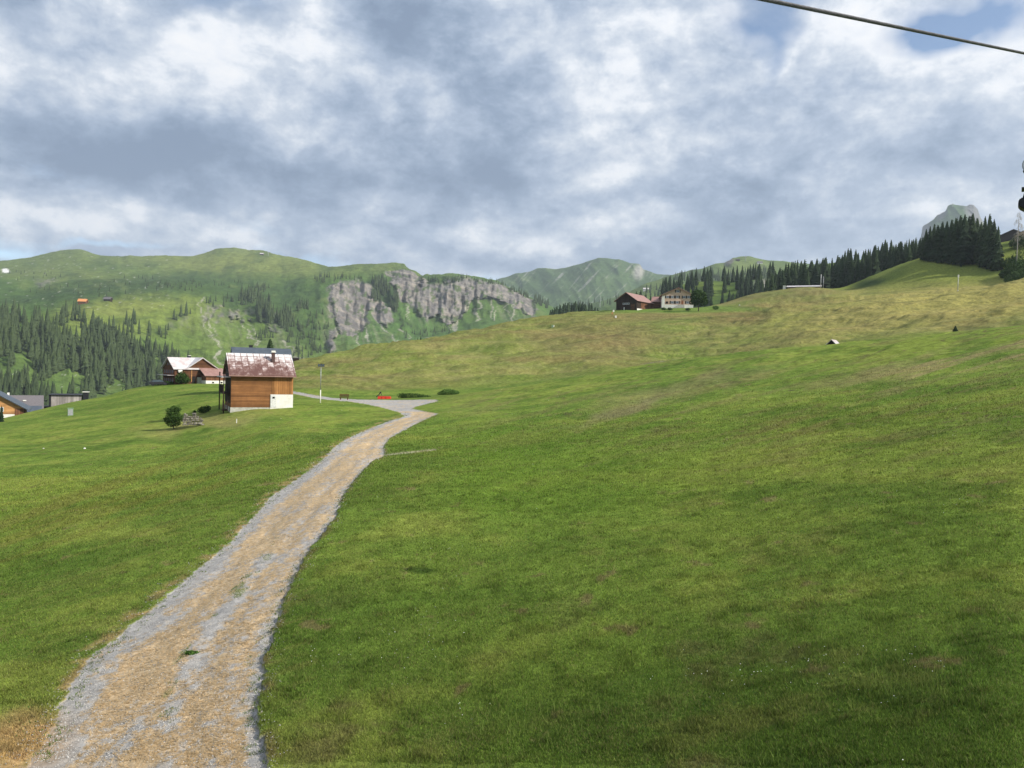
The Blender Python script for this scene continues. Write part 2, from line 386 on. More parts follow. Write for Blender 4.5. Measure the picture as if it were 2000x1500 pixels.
# ------------------------------------------------------------------ tagging and small mesh tools
def tag(o, label=None, cat=None, group=None, kind=None):
    if label: o['label'] = label
    if cat: o['category'] = cat
    if group: o['group'] = group
    if kind: o['kind'] = kind
    return o
def empty(name, loc, az=0, scale=1):
    o = bpy.data.objects.new(name, None); C.collection.objects.link(o); o.location = tuple(float(q) for q in loc)
    o.rotation_euler = (0, 0, -RAD(az)); o.scale = (scale,) * 3; o.empty_display_size = 0.5
    return o
class MB:
    def __init__(s): s.v = []; s.f = []
    def add(s, v, f):
        n = len(s.v); s.v += [tuple(map(float, q)) for q in v]; s.f += [tuple(i + n for i in g) for g in f]; return s
    def box(s, x0, x1, y0, y1, z0, z1):
        return s.add([(x0, y0, z0), (x1, y0, z0), (x1, y1, z0), (x0, y1, z0), (x0, y0, z1), (x1, y0, z1), (x1, y1, z1), (x0, y1, z1)],
                     [(3, 2, 1, 0), (4, 5, 6, 7), (0, 1, 5, 4), (1, 2, 6, 5), (2, 3, 7, 6), (3, 0, 4, 7)])
    def extr(s, sec, b0, b1, axis):
        """section of (a, z) points extruded along axis x or y between b0 and b1"""
        n = len(sec); P = (lambda a, z, b: (b, a, z)) if axis == 'x' else (lambda a, z, b: (a, b, z))
        v = [P(a, z, b0) for a, z in sec] + [P(a, z, b1) for a, z in sec]
        f = [(i, (i + 1) % n, n + (i + 1) % n, n + i) for i in range(n)] + [tuple(range(n - 1, -1, -1)), tuple(range(n, 2 * n))]
        return s.add(v, f)
    def tube(s, pts, r, k=8, r1=None):
        pts = [Vector(p) for p in pts]; n = len(pts); v = []; f = []
        for i, p in enumerate(pts):
            d = (pts[min(i + 1, n - 1)] - pts[max(i - 1, 0)]).normalized()
            a = d.orthogonal().normalized() if i == 0 else (a - d * a.dot(d)).normalized()
            bb = d.cross(a); rr = r if r1 is None else r + (r1 - r) * i / (n - 1)
            for j in range(k):
                w = 2 * math.pi * j / k; v.append(p + a * rr * math.cos(w) + bb * rr * math.sin(w))
        for i in range(n - 1):
            for j in range(k):
                f.append((i * k + j, i * k + (j + 1) % k, (i + 1) * k + (j + 1) % k, (i + 1) * k + j))
        f += [tuple(range(k - 1, -1, -1)), tuple(range((n - 1) * k, n * k))]
        return s.add(v, f)
    def build(s, name, mat, parent=None, smooth=False, bevel=0):
        me = bpy.data.meshes.new(name); me.from_pydata(s.v, [], s.f)
        import bmesh
        bm = bmesh.new(); bm.from_mesh(me); bmesh.ops.recalc_face_normals(bm, faces=bm.faces)
        if bevel: bmesh.ops.bevel(bm, geom=bm.edges[:], offset=bevel, segments=2, affect='EDGES', clamp_overlap=True)
        bm.to_mesh(me); bm.free(); me.update()
        if smooth:
            for p in me.polygons: p.use_smooth = True
        me.materials.append(mat); o = bpy.data.objects.new(name, me); C.collection.objects.link(o)
        if parent: o.parent = parent
        return o
def copy_thing(root, loc, az=None, scale=None, label=None, group=None):
    r = root.copy(); C.collection.objects.link(r); r.location = tuple(float(q) for q in loc)
    if az is not None: r.rotation_euler = (0, 0, az)
    if scale is not None: r.scale = scale if isinstance(scale, tuple) else (scale,) * 3
    if label: r['label'] = label
    if group: r['group'] = group
    for ch in root.children:
        c = ch.copy(); C.collection.objects.link(c); c.parent = r
        for g in ch.children:
            d = g.copy(); C.collection.objects.link(d); d.parent = c
    return r

# ------------------------------------------------------------------ painting the ground's colours
def soften(PX, PY, amp, sc, seed):
    return PX + fbm(PX / sc, PY / sc * 1.7, 4, seed) * amp, PY + fbm(PX / sc, PY / sc * 1.7, 4, seed + 50) * amp * 0.6
def ell(X, Y, cx, cy, rx, ry, ang=0.0, soft=0.5):
    c, s = math.cos(RAD(ang)), math.sin(RAD(ang)); dx, dy = X - cx, Y - cy
    q = np.hypot((dx * c + dy * s) / rx, (-dx * s + dy * c) / ry)
    return 1 - sst(1 - soft, 1 + soft, q)
def mix(col, w, c):
    w = np.clip(w, 0, 1)[..., None]; return col * (1 - w) + np.array(c) * w
class Surf:
    def __init__(s, Q, Z, A, LI):
        s.Q, s.Z, s.A, s.LI = Q, Z, A, LI; s.X = Q * np.sin(A); s.Y = Q * np.cos(A); s.refresh()
    def refresh(s):
        s.P = np.stack([s.X, s.Y, s.Z], -1); s.PX, s.PY = proj(s.P.reshape(-1, 3)); s.PX = s.PX.reshape(s.Q.shape); s.PY = s.PY.reshape(s.Q.shape)
    def hit(s, px, py, r0=0, r1=1e9):
        """the nearest visible surface point seen at that pixel"""
        j = int(np.argmin(np.abs(s.PX[s.jref] - px))) if hasattr(s, 'jref') else int(np.argmin(np.abs(s.PX[-1] - px)))
        best = None
        for _ in range(3):
            col = s.PY[:, j]; ok = (s.Q[:, j] >= r0) & (s.Q[:, j] <= r1)
            above = np.where(ok[:-1] & (col[:-1] >= py) & (col[1:] < py))[0]
            i = int(above[0]) if len(above) else int(np.argmin(np.where(ok, np.abs(col - py), 1e9)))
            j2 = int(np.argmin(np.abs(s.PX[i] - px) + (np.abs(s.A[0]) > 1.2) * 1e6))
            if j2 == j: break
            j = j2
        return s.P[i, j].copy()
    def zat(s, x, y):
        a = math.atan2(x, y); r = math.hypot(x, y); j = int(np.argmin(np.abs(s.A[0] - a)))
        return float(np.interp(r, s.Q[:, j], s.Z[:, j]))

# ------------------------------------------------------------------ the meadow and everything down to the valley
fine = np.arange(-37, 37.001, 0.085)
out = [38, 39.5, 42, 46, 52, 60, 72, 88, 106, 126, 148, 166, 180]
AZ = np.concatenate([[-q for q in out[::-1]], fine, out])
L = [
 [(-300,1740,9),(500,1800,8.6),(1000,1800,8.2),(2000,1800,7.2),(2400,1800,7)],
 [(-300,1500,18),(0,1500,17),(500,1500,13.6),(1000,1500,12.4),(1500,1500,11.4),(2000,1500,10.4),(2400,1480,10)],
 [(-300,1200,32),(0,1200,29),(500,1200,22),(1000,1200,19),(1500,1200,17.6),(2000,1200,16.6),(2400,1190,16)],
 [(-300,1000,56),(0,1000,52),(500,1000,38),(640,1000,33),(1000,1000,31),(1500,1000,27.5),(2000,990,25.5),(2400,970,24)],
 [(-300,905,95),(0,900,88),(400,900,68),(690,900,48),(1000,880,49),(1500,850,48),(2000,815,46),(2400,780,45)],
 [(-300,870,140),(0,850,130),(250,830,118),(480,823,92),(640,835,84),(770,838,72),(1000,800,86),(1500,752,80),(2000,708,76),(2400,660,74)],
 [(-300,850,165),(0,821,165),(60,806,172),(110,793,182),(180,777,192),(260,778,168),(330,782,150),(420,791,116),(500,797,107),(580,789,112),(640,785,116),(700,783,120),(780,783,123),(870,775,128),(930,766,126),(1000,757,125),(1100,743,120),(1300,705,118),(1600,675,113),(1870,649,108),(2000,637,105),(2400,590,105)],
 [(-300,900,215),(0,860,210),(60,830,212),(110,814,214),(180,784,214),(235,763,210),(300,750.5,214),(370,747,214),(440,746,220),(500,765,170),(580,773,150),(700,779,142),(870,773,142),(930,771,140),(1000,768,145),(1100,754,142),(1300,728,150),(1600,688,140),(1870,664,135),(2000,655,132),(2400,610,130)],
 [(-300,1000,290),(0,920,280),(110,862,275),(180,830,270),(235,800,260),(300,770,255),(370,765,255),(440,765,260),(500,750,210),(580,742,185),(700,745,180),(870,738,182),(1000,728,185),(1250,712,190),(1350,706,190),(1600,664,180),(1870,636,175),(2000,626,170),(2400,580,170)],
 [(-300,1100,360),(0,1000,340),(300,830,330),(440,790,320),(520,712,270),(580,706,252),(700,686,260),(830,661,278),(1000,655,270),(1250,652,260),(1450,640,250),(1600,620,240),(1870,594,225),(2000,584,220),(2400,540,220)],
 [(-300,1200,470),(0,1100,450),(440,860,430),(520,740,340),(580,716,310),(700,697,320),(830,668,330),(920,646,330),(1000,634.5,335),(1080,622,332),(1150,611,330),(1200,605,330),(1300,602,325),(1370,602,328),(1440,600,325),(1520,596,310),(1600,592,300),(1700,582,288),(1850,565,275),(2000,547,265),(2400,500,260)],
 [(-300,1300,560),(0,1200,540),(440,900,520),(580,750,380),(700,728,390),(830,690,390),(920,662,380),(1000,645,390),(1080,634,400),(1150,624,400),(1200,618,400),(1300,612,400),(1370,606,390),(1420,592,400),(1450,580,402),(1520,568,400),(1580,562,395),(1630,565,370),(1700,570,335),(1850,568,320),(2000,560,300),(2400,520,300)],
 [(-300,1350,640),(0,1300,620),(440,950,600),(580,800,480),(830,740,480),(1000,680,480),(1200,640,480),(1370,625,470),(1440,600,470),(1520,586,465),(1590,578,450),(1628,567,405),(1660,560,395),(1700,541,385),(1740,523,380),(1790,504,376),(1815,497,372),(1850,497,375),(1920,484,395),(1950,471,405),(2000,464,410),(2400,420,410)],
 [(-300,1300,800),(0,1200,760),(440,950,720),(580,850,620),(830,780,620),(1000,720,620),(1200,655,600),(1300,640,560),(1400,630,540),(1500,600,540),(1600,570,520),(1700,545,500),(1800,523,490),(1900,500,500),(2000,490,500),(2400,450,500)],
 [(-300,1100,1000),(0,1000,960),(440,900,900),(830,790,900),(1000,730,900),(1140,660,860),(1200,625,800),(1250,598,780),(1300,570,780),(1350,551,780),(1420,552,780),(1500,548,760),(1600,520,700),(1700,510,680),(1800,500,660),(2000,490,650),(2400,460,650)],
 [(-300,900,1500),(1000,850,1500),(1300,700,1300),(1600,650,1200),(2400,600,1200)],
 [(-300,780,4700),(2400,780,4700)],
]
CNT = [80, 190, 130, 120, 110, 110, 26, 34, 60, 60, 14, 46, 14, 24, 10, 6]
SM = [30, 30, 25, 22, 18, 14, 10, 10, 12, 10, 10, 8, 8, 12, 8, 30, 30]
G = Surf(*grid(L, CNT, AZ, SM, wrap=True))
X, Y, Z, Q, LI = G.X, G.Y, G.Z, G.Q, G.LI
# hummocks and folds
nearw = 1 - sst(110, 150, Q)
Z += fbm(X / 14, Y / 14, 4, 3) * 0.42 * nearw * sst(8, 25, Q) * (1 - 0.75 * ell(G.PX, G.PY, 500, 800, 120, 60))
Z += fbm(X / 2.2, Y / 2.2, 4, 9) * 0.085 * nearw
Z += fbm(X / 0.55, Y / 0.55, 3, 13) * 0.035 * nearw * (1 - sst(50, 90, Q))
Z += fbm(X / 5.5, Y / 3.6, 4, 15) * 0.20 * nearw * sst(25, 60, Q) * (1 - 0.8 * ell(G.PX, G.PY, 500, 800, 120, 60)) * (1 - .9 * ell(G.PX, G.PY, 780, 790, 130, 25))
midw = sst(7.2, 8.2, LI) * (1 - sst(13, 14, LI))
Z += fbm(X / 38 + 3, Y / 22, 5, 21, 0.55) * 4.2 * midw * (1 - 0.8 * ell(G.PX, G.PY, 1300, 604, 150, 22)) * (1 - 0.7 * sst(10, 10.6, LI))
Z += (fbm(X / 16, Y / 9, 4, 27, 0.58)) * 1.3 * midw * (1 - 0.9 * ell(G.PX, G.PY, 1300, 604, 150, 22)) * (1 - 0.7 * sst(10, 10.6, LI))
# low terraces worn by cattle on the right-hand slope
Z += np.sin((Z * 1.0 + Y * 0.12 + fbm(X / 10, Y / 10, 3, 40) * 3) * 2.2) * 0.07 * sst(30, 60, Q) * nearw * sst(900, 1300, G.PX)
farw = sst(14.0, 14.6, LI)
Z += np.sin(Z * 2.6 + fbm(X / 30, Y / 30, 3, 29) * 9) * 0.11 * midw * (1 - sst(9.5, 10.5, LI))
G.refresh()
PX, PY = G.PX, G.PY
# the track
LEFT = [(-40,1560),(60,1478),(108,1412),(120,1372),(172,1284),(224,1252),(260,1216),(312,1176),(352,1140),(400,1100),(456,1052),(492,1012),(532,968),(580,936),(628,900),(652,874),(676,858),(710,842),(754,824),(791,813)]
RIGHT = [(532,1560),(526,1500),(518,1452),(500,1392),(516,1340),(516,1280),(536,1228),(556,1172),(576,1124),(604,1076),(636,1036),(656,1008),(672,964),(704,924),(728,900),(752,889),(750,872),(760,856),(796,836),(828,820),(856,808)]
PATHPOLY = LEFT + [(780,805),(748,796),(716,789),(679,783.5),(640,780.5),(612,777),(580,770),(540,763),(540,760),(580,765),(612,771),(650,777),(700,780),(772,781),(852,780),(856,783),(812,794),(806,798),(830,803)] + RIGHT[::-1]
ragx = fbm(X / 0.55, Y / 0.55, 4, 60, 0.7) * 0.20 * F / Q + fbm(X / 0.16, Y / 0.16, 3, 61, 0.7) * 0.13 * F / Q
ragx = np.clip(ragx, -18, 18)
near = (Q < 175) & (LI < 7.6)
TX, TY = PX + ragx, PY + ragx * 0.15
inp = inpoly(TX, TY, PATHPOLY) & near
xl = np.interp(PY, [p[1] for p in LEFT[::-1]], [p[0] for p in LEFT[::-1]]); xr = np.interp(PY, [p[1] for p in RIGHT[::-1]], [p[0] for p in RIGHT[::-1]])
tt = np.clip((TX - xl) / np.maximum(xr - xl, 20), 0, 1); tt = np.where(PY > 805, tt, 0.35)
ptd = np.where(near, 1.0, 0.0)
Z -= inp * (0.03 + 0.06 * sst(0.72, 0.98, tt) * sst(815, 900, PY) + 0.04 * sst(0.15, 0.3, tt) * (1 - sst(0.3, 0.45, tt)) + 0.04 * sst(0.55, 0.68, tt) * (1 - sst(0.68, 0.8, tt)))
# colours
sx, sy = soften(PX, PY, 34, 90, 70)
n_big = fbm(X / 30, Y / 30, 4, 80); n_med = fbm(X / 5, Y / 5, 5, 84, 0.6); n_sm = fbm(X / 0.9, Y / 0.9, 4, 88, 0.65)
GR = (0.140, 0.205, 0.034); YG = (0.240, 0.275, 0.050); OL = (0.195, 0.185, 0.055); STRAW = (0.330, 0.270, 0.105); BR = (0.150, 0.100, 0.050); DK = (0.072, 0.122, 0.021)
col = np.ones(Q.shape + (3,)) * np.array(GR)
col = mix(col, 0.55 * sst(-0.1, 0.5, n_big + 0.3 * n_med), YG)
col = mix(col, 0.45 * sst(0.0, 0.45, -n_big + 0.5 * n_med), DK)
n7 = fbm(X / 8.5, Y / 6.5, 5, 86, .6)
col = mix(col, 0.60 * sst(0.02, 0.30, n7), (0.076, 0.135, 0.020))
col = mix(col, 0.55 * sst(0.05, 0.32, -n7 + .2 * n_med), (0.235, 0.265, 0.055))
pat = sst(0.16, 0.5, n_med + 0.35 * n_sm)
fore = (LI < 7.2)
col = mix(col, fore * (0.20 + 0.22 * sst(700, 900, PX)) * pat, OL)
col = mix(col, fore * 0.65 * sst(0.30, 0.45, fbm(X / 1.7, Y / 1.7, 5, 87, .65)), (0.20, 0.15, 0.075))
# left meadow: olive swathes running along the slope
stre = fbm((PX + PY * 1.6) / 300, (PY - 0.0 + PX * 0.33) / 16, 4, 95)
lf = fore * (PX < 620) * (PY > 815)
col = mix(col, lf * 0.55 * ell(sx, sy, 120, 1000, 420, 70, -18, 0.6) * sst(-0.15, 0.25, stre), (0.155, 0.160, 0.030))
col = mix(col, lf * 0.30 * sst(0.1, 0.4, stre), OL)
col = mix(col, fore * 0.55 * ell(sx, sy, 400, 825, 110, 13, -8, 0.7), STRAW)
# right-hand slope
rf = fore * sst(800, 960, PX)
st2 = fbm((PX - PY * 1.0) / 260, (PY + PX * 0.28) / 13, 4, 97)
col = mix(col, rf * 0.55 * sst(0.0, 0.35, st2) * (1 - sst(860, 1000, PY)), (0.170, 0.165, 0.055))
col = mix(col, rf * 0.85 * ell(sx, sy, 1900, 700, 240, 22, -12, .7) * sst(-.3, .2, st2), (0.27, 0.22, 0.10))
col = mix(col, rf * 0.40 * ell(sx, sy, 1330, 757, 170, 11, -12, .7), (0.25, 0.20, 0.10))
col = mix(col, rf * 0.65 * ell(sx, sy, 1220, 800, 110, 10, -14, .7), (0.22, 0.17, 0.10))
col = mix(col, rf * 0.50 * ell(sx, sy, 1500, 850, 300, 26, -14, .7) * sst(-.2, .3, st2), OL)
col = mix(col, rf * 0.6 * ell(sx, sy, 1300, 690, 420, 9, -13, .7), YG)
col = mix(col, rf * 0.55 * ell(sx, sy, 1000, 930, 330, 90, 0, .8), (0.135, 0.225, 0.026))
col = mix(col, fore * 0.60 * sst(0.10, 0.42, fbm(X / 3.1, Y / 3.1, 5, 110, .6)) * sst(1080, 1350, PY) * sst(480, 640, PX), (0.16, 0.13, 0.06))
col = mix(col, fore * 0.40 * sst(0.0, 0.5, n_big - 0.1) * sst(900, 1200, PY) * sst(480, 640, PX), DK)  # darker right of the track: cloud and slope shade put into the grass colour
# cattle treads: bare thin lines
ln = np.abs(fbm((PX - PY) / 150, (PY + PX * 0.27) / 16, 3, 120))
col = mix(col, rf * 0.7 * (1 - sst(0.0, 0.035, ln)) * sst(0.05, 0.3, fbm(X / 9, Y / 9, 3, 122)) * (1 - sst(850, 960, PY)), (0.10, 0.075, 0.045))
# the field behind: hay-coloured, rusty in the hollows, green round the farm
mid = sst(7.4, 7.9, LI) * (1 - sst(11.0, 12.0, LI)) * (PX > 520)
ms = fbm(PX / 150, PY / 13 + PX / 420, 5, 130, 0.6); mb = fbm(X / 45, Y / 28, 4, 133)
mcol = np.ones_like(col) * np.array((0.175, 0.200, 0.050))
mcol = mix(mcol, 0.75 * sst(-0.25, 0.35, ms), (0.225, 0.205, 0.070))
mcol = mix(mcol, 0.48 * sst(0.05, 0.42, mb + 0.45 * ms), (0.175, 0.130, 0.055))
mcol = mix(mcol, 0.70 * sst(0.0, 0.4, -mb - 0.3 * ms), (0.135, 0.190, 0.034))
mcol = mix(mcol, 0.45 * ell(sx, sy, 1180, 660, 110, 36, 0, .5), (0.180, 0.125, 0.062))
mcol = mix(mcol, 0.70 * ell(sx, sy, 1850, 590, 330, 42, -8, .7), (0.37, 0.31, 0.10))
mcol = mix(mcol, 0.70 * ell(sx, sy, 1330, 720, 160, 12, -6, .7), (0.120, 0.175, 0.040))
mcol = mix(mcol, 0.60 * ell(sx, sy, 1440, 615, 70, 16, -5, .7), (0.18, 0.12, 0.055))
mcol = mix(mcol, 0.90 * ell(PX, PY, 1310, 604, 175, 7, 0, .4), (0.115, 0.205, 0.030))
mcol = mix(mcol, 0.80 * ell(PX, PY, 1310, 710, 40, 4, -3, .6), (0.42, 0.42, 0.38))
mcol = mix(mcol, 0.60 * (1 - sst(0.0, 0.05, np.abs(fbm(PX / 260, PY / 20 + PX / 500, 2, 140)))) * sst(1000, 1300, PX), (0.08, 0.10, 0.03))
tl_ = np.abs(fbm(X / 60 + 9, Y / 60, 3, 144) * 3 + Z * 0.42); tl_ = np.abs(tl_ - np.round(tl_))
mcol = mix(mcol, 0.45 * (1 - sst(0.02, 0.16, tl_)) * sst(-.1, .25, fbm(X / 25, Y / 25, 3, 146)), (0.10, 0.105, 0.035)); mcol = mix(mcol, 0.35 * (1 - sst(0.02, 0.14, np.abs(tl_ - .28))), (0.30, 0.28, 0.11))
mcol *= 0.94
col = col * (1 - mid[..., None]) + mcol * mid[..., None]
kn = sst(11.0, 11.6, LI) * (1 - sst(12.6, 13.2, LI)) * (PX > 1400)
kc = mix(np.ones_like(col) * np.array((0.185, 0.215, 0.045)), 0.8 * sst(-0.2, 0.3, fbm(X / 30, Y / 30, 4, 150)), (0.125, 0.165, 0.035))
kc = mix(kc, 0.9 * ell(PX, PY, 1695, 555, 32, 9, -12, .6), (0.035, 0.06, 0.02))
col = col * (1 - kn[..., None]) + kc * kn[..., None]
fl = sst(12.8, 13.3, LI)
fc = mix(np.ones_like(col) * np.array((0.085, 0.135, 0.030)), 0.9 * ell(sx, sy, 1350, 562, 60, 14) + 0.9 * ell(sx, sy, 1240, 590, 60, 20), (0.17, 0.23, 0.05))
fc = mix(fc, 0.95 * ell(sx, sy, 1492, 556, 20, 14, 0, .7), (0.42, 0.39, 0.33))
col = col * (1 - fl[..., None]) + fc * fl[..., None]
# track colours
gv = np.ones_like(col) * np.array((0.40, 0.38, 0.355))
gv = mix(gv, 0.6 * sst(-0.3, 0.4, fbm(X / 0.6, Y / 0.6, 4, 160, .7)), (0.27, 0.26, 0.25))
snl = fbm(tt * 4.2 + 3, Q / 3.6, 4, 163, .6)
sn = 0.55 * snl + 0.6 * fbm(X / 1.5, Y / 2.6, 5, 164, 0.68) + 0.75 * fbm(X / 0.28, Y / 0.28, 4, 166, .7)
band = np.maximum(sst(0.10, 0.27, tt) * (1 - sst(0.44, 0.58, tt)), sst(0.60, 0.70, tt) * (1 - sst(0.86, 0.98, tt)) * 0.8)
band = np.where(PY < 1080, np.maximum(band, sst(0.22, 0.4, tt) * (1 - sst(0.8, 0.95, tt)) * 0.9), band)
band = np.where(PY < 803, 0.0, band)
sm = sst(0.18, 0.78, band * 0.62 + sn * 1.10 + 0.12 * sst(0.02, 0.2, tt))
gv = mix(gv, 0.9 * sm, (0.53, 0.39, 0.225))
gv = mix(gv, 0.5 * sst(0.84, 1.0, tt) * (PY > 810) * sst(-0.2, 0.2, sn), (0.44, 0.36, 0.23))
gv = mix(gv, 0.75 * (1 - sst(0.02, 0.09, np.abs(tt - 0.55))) * sst(0.12, 0.35, fbm(X / 0.8, Y / 1.4, 4, 170)) * sst(1050, 1120, PY) * (1 - sst(1360, 1450, PY)), (0.20, 0.22, 0.07))
col = np.where(inp[..., None], gv, col)
# straw and bare earth along the edges of the track
ed = polydist(TX, TY, LEFT) * Q / F; ed2 = polydist(TX, TY, RIGHT) * Q / F
en = sst(-0.1, 0.3, fbm(X / 0.9, Y / 0.9, 4, 172))
col = mix(col, near * (~inp) * (1 - sst(0.10, 0.55, ed)) * en * 0.85, (0.36, 0.26, 0.12))
col = mix(col, near * (~inp) * (1 - sst(0.04, 0.30, ed2)) * 0.7 * en, (0.17, 0.125, 0.06))
col = mix(col, fore * 0.8 * ell(sx, sy, 10, 1465, 120, 60, -20, .5), (0.42, 0.27, 0.13))
col = mix(col, fore * 0.8 * (1 - sst(0, 2.2, polydist(PX, PY, [(752, 889), (800, 884), (850, 879)]))), (0.45, 0.40, 0.30))
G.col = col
q = quads(*Q.shape)
fi = inp.ravel()[q].all(1)
def sub(name, faces, mat):
    u, inv = np.unique(faces, return_inverse=True)
    return mesh_np(name, G.P.reshape(-1, 3)[u], inv.reshape(faces.shape), mat, G.col.reshape(-1, 3)[u])
G.refresh()
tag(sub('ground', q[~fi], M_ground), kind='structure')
tag(sub('path', q[fi], M_path), kind='structure')

# ------------------------------------------------------------------ the mountains
def az_cols(p0, p1, step):
    a0 = math.degrees(math.atan2((p0 - 1000) / F, 1)); a1 = math.degrees(math.atan2((p1 - 1000) / F, 1)); return np.arange(a0, a1, step)
mtn = [
 [(-500,900,600),(0,900,600),(350,880,640),(500,860,760),(700,820,900),(900,780,1000),(1160,740,1200)],
 [(-500,800,780),(0,790,780),(150,790,800),(350,770,860),(500,740,1000),(700,715,1150),(900,690,1350),(1160,670,1500)],
 [(-500,690,960),(0,690,960),(150,710,960),(300,700,1050),(440,690,1130),(560,680,1200),(700,672,1350),(900,652,1480),(1040,640,1560),(1160,655,1600)],
 [(-500,630,1120),(0,640,1120),(60,640,1130),(150,640,1130),(300,640,1200),(440,640,1300),(560,640,1340),(640,640,1420),(700,640,1480),(790,640,1500),(860,640,1560),(950,625,1620),(1040,618,1680),(1160,640,1700)],
 [(-500,600,1260),(0,604,1290),(100,598,1290),(170,588,1290),(300,590,1370),(440,600,1420),(560,600,1450),(640,600,1530),(700,596,1600),(790,600,1610),(860,595,1640),(950,592,1690),(1010,592,1720),(1040,601,1740),(1090,615,1760),(1160,630,1780)],
 [(-500,576,1500),(0,580,1500),(100,578,1480),(170,572,1480),(300,566,1560),(440,565,1620),(560,570,1600),(640,562,1620),(700,548,1680),(770,556,1680),(790,552,1670),(820,566,1700),(860,560,1700),(950,560,1740),(1010,578,1770),(1040,592,1780),(1090,609,1800),(1160,625,1820)],
 [(-500,550,2100),(0,548,2100),(100,545,2050),(200,540,2000),(300,545,1950),(440,542,1950),(560,545,1850),(600,545,1780),(640,541,1780),(700,535,1820),(760,532,1800),(800,532,1730),(822,545,1740),(860,543,1740),(906,546,1750),(950,550,1770),(982,560,1790),(1010,571,1800),(1040,585,1800),(1090,607,1830),(1160,622,1850)],
 [(-500,556,3300),(-100,530,3250),(0,519,3200),(60,512,3200),(73,510,3200),(105,501,3200),(147,496,3200),(164,497,3200),(181,504,3200),(200,509,3200),(229,510,3200),(237,512,3200),(250,509,3150),(273,511,3100),(304,508,3050),(336,510,3000),(378,508,2900),(399,503,2900),(421,493.5,2900),(459,493,2900),(487,498,2900),(494,497,2900),(513,497,2900),(547,509,2800),(589,516,2600),(623,523,2400),(641,527,2300),(652,524,2250),(694,523,2200),(736,522,2150),(788,523,2100),(803,529,1900),(820,537,1850),(824,541.5,1850),(830,538,1850),(858,540,1850),(881,539,1860),(906,543,1870),(931,546,1880),(958,547,1890),(972,549,1900),(982,556,1900),(998,563,1880),(1021,574,1870),(1042,583,1860),(1060,592,1860),(1090,604,1870),(1160,618,1880)],
 [(-500,640,4300),(0,620,4300),(460,600,4000),(640,600,3400),(800,600,2700),(900,600,2500),(1160,680,2300)],
]
mc = [8, 46, 50, 46, 46, 50, 80, 6]
A_ = az_cols(-500, 1160, 0.085)
B = Surf(*grid(mtn, mc, A_, [12, 12, 10, 8, 6, 5, 4, 0.8, 10]))
BX, BY = B.PX, B.PY
# cliff bands
CL = [[(640,566),(668,552),(700,549),(716,552),(735,580),(720,600),(712,640),(690,668),(668,655),(650,625),(636,590)],
      [(752,538),(780,527),(800,529),(822,540),(822,560),(838,590),(848,618),(836,630),(820,612),(800,598),(776,588),(770,560)],
      [(822,545),(850,560),(906,548),(940,550),(982,558),(1015,575),(1040,588),(1052,600),(1046,620),(1010,604),(975,588),(935,585),(915,592),(905,620),(880,635),(850,618),(836,600),(824,575)],
      [(715,590),(750,590),(770,625),(755,640),(735,630)],
      [(388,610),(420,592),(450,600),(470,604),(500,600),(495,622),(462,632),(420,632),(394,632)],
      [(520,610),(548,612),(556,640),(540,655),(520,640)], [(640,650),(660,650),(655,680),(640,685)], [(65,545),(115,546),(110,556),(70,560)],
      [(320,622),(372,618),(372,640),(325,650)]]
rock = np.zeros(B.Q.shape)
bx, by = soften(BX, BY, 16, 26, 200)
fx_ = fbm(BX / 6, BY / 9, 4, 205, .65) * 9
for i, p in enumerate(CL):
    xs = [a for a, b in p]; ys = [b for a, b in p]
    s_ = (slice(None), np.where((BX[-2] > min(xs) - 25) & (BX[-2] < max(xs) + 25))[0])
    w = inpoly(bx[s_] + fx_[s_], by[s_] + fx_[s_] * .8, p).astype(float)
    if i in (4, 5, 7, 8): w *= sst(-.12, .22, fbm(BX[s_] / 9, BY[s_] / 16, 4, 207 + i, .6)) * (.85 if i != 8 else .4)
    rock[s_] = np.maximum(rock[s_], w)
for _ in range(1):
    rock = (rock + np.roll(rock, 1, 0) + np.roll(rock, -1, 0) + np.roll(rock, 1, 1) + np.roll(rock, -1, 1)) / 5
arc = B.A * 1700
rib = fbm(arc / 26, B.Z / 120, 4, 210, 0.6, ridged=True)
big = fbm(arc / 120 + 5, B.Z / 300, 3, 214, 0.5, ridged=True)
notend = 1 - sst(6.85, 7.0, B.LI)
rel = rock * (rib * 26 + big * 30) + (1 - rock) * sst(1.2, 2, B.LI) * (fbm(arc / 90, B.Z / 160, 4, 220, .55, True) * 34 + fbm(B.X / 160, B.Y / 160, 4, 222) * 20)
rel *= notend * (1 - 0.5 * sst(5.5, 6.5, B.LI))
B.X -= rel * np.sin(B.A); B.Y -= rel * np.cos(B.A)
B.Z += fbm(B.X / 200, B.Y / 200, 5, 226, 0.55) * 16 * sst(1, 2, B.LI) * notend * (1 - rock) * (1 - 0.3 * sst(5.5, 6.5, B.LI))
B.Z += fbm(arc / 14, B.Q / 50, 3, 228) * 2.5 * sst(5.5, 6.5, B.LI)
P0x, P0y = BX.copy(), BY.copy()
B.refresh(); BX, BY = P0x, P0y
n1 = fbm(BX / 60, BY / 22, 5, 230, .6); n2 = fbm(BX / 14, BY / 7, 4, 234, .6)
c = np.ones(B.Q.shape + (3,)) * np.array((0.085, 0.150, 0.035))
c = mix(c, 0.8 * (1 - sst(505, 555, BY)) , (0.150, 0.190, 0.055))
c = mix(c, 0.9 * ell(bx, by, 470, 515, 170, 26, 3, .7), (0.190, 0.225, 0.060))
c = mix(c, 0.65 * ell(bx, by, 110, 540, 160, 16, 3, .7), (0.165, 0.200, 0.060))
c = mix(c, 0.85 * ell(bx, by, 200, 568, 260, 20, -6, .6), (0.050, 0.085, 0.032))
c = mix(c, 0.90 * ell(bx, by, 270, 625, 190, 44, -6, .5), (0.175, 0.225, 0.045))
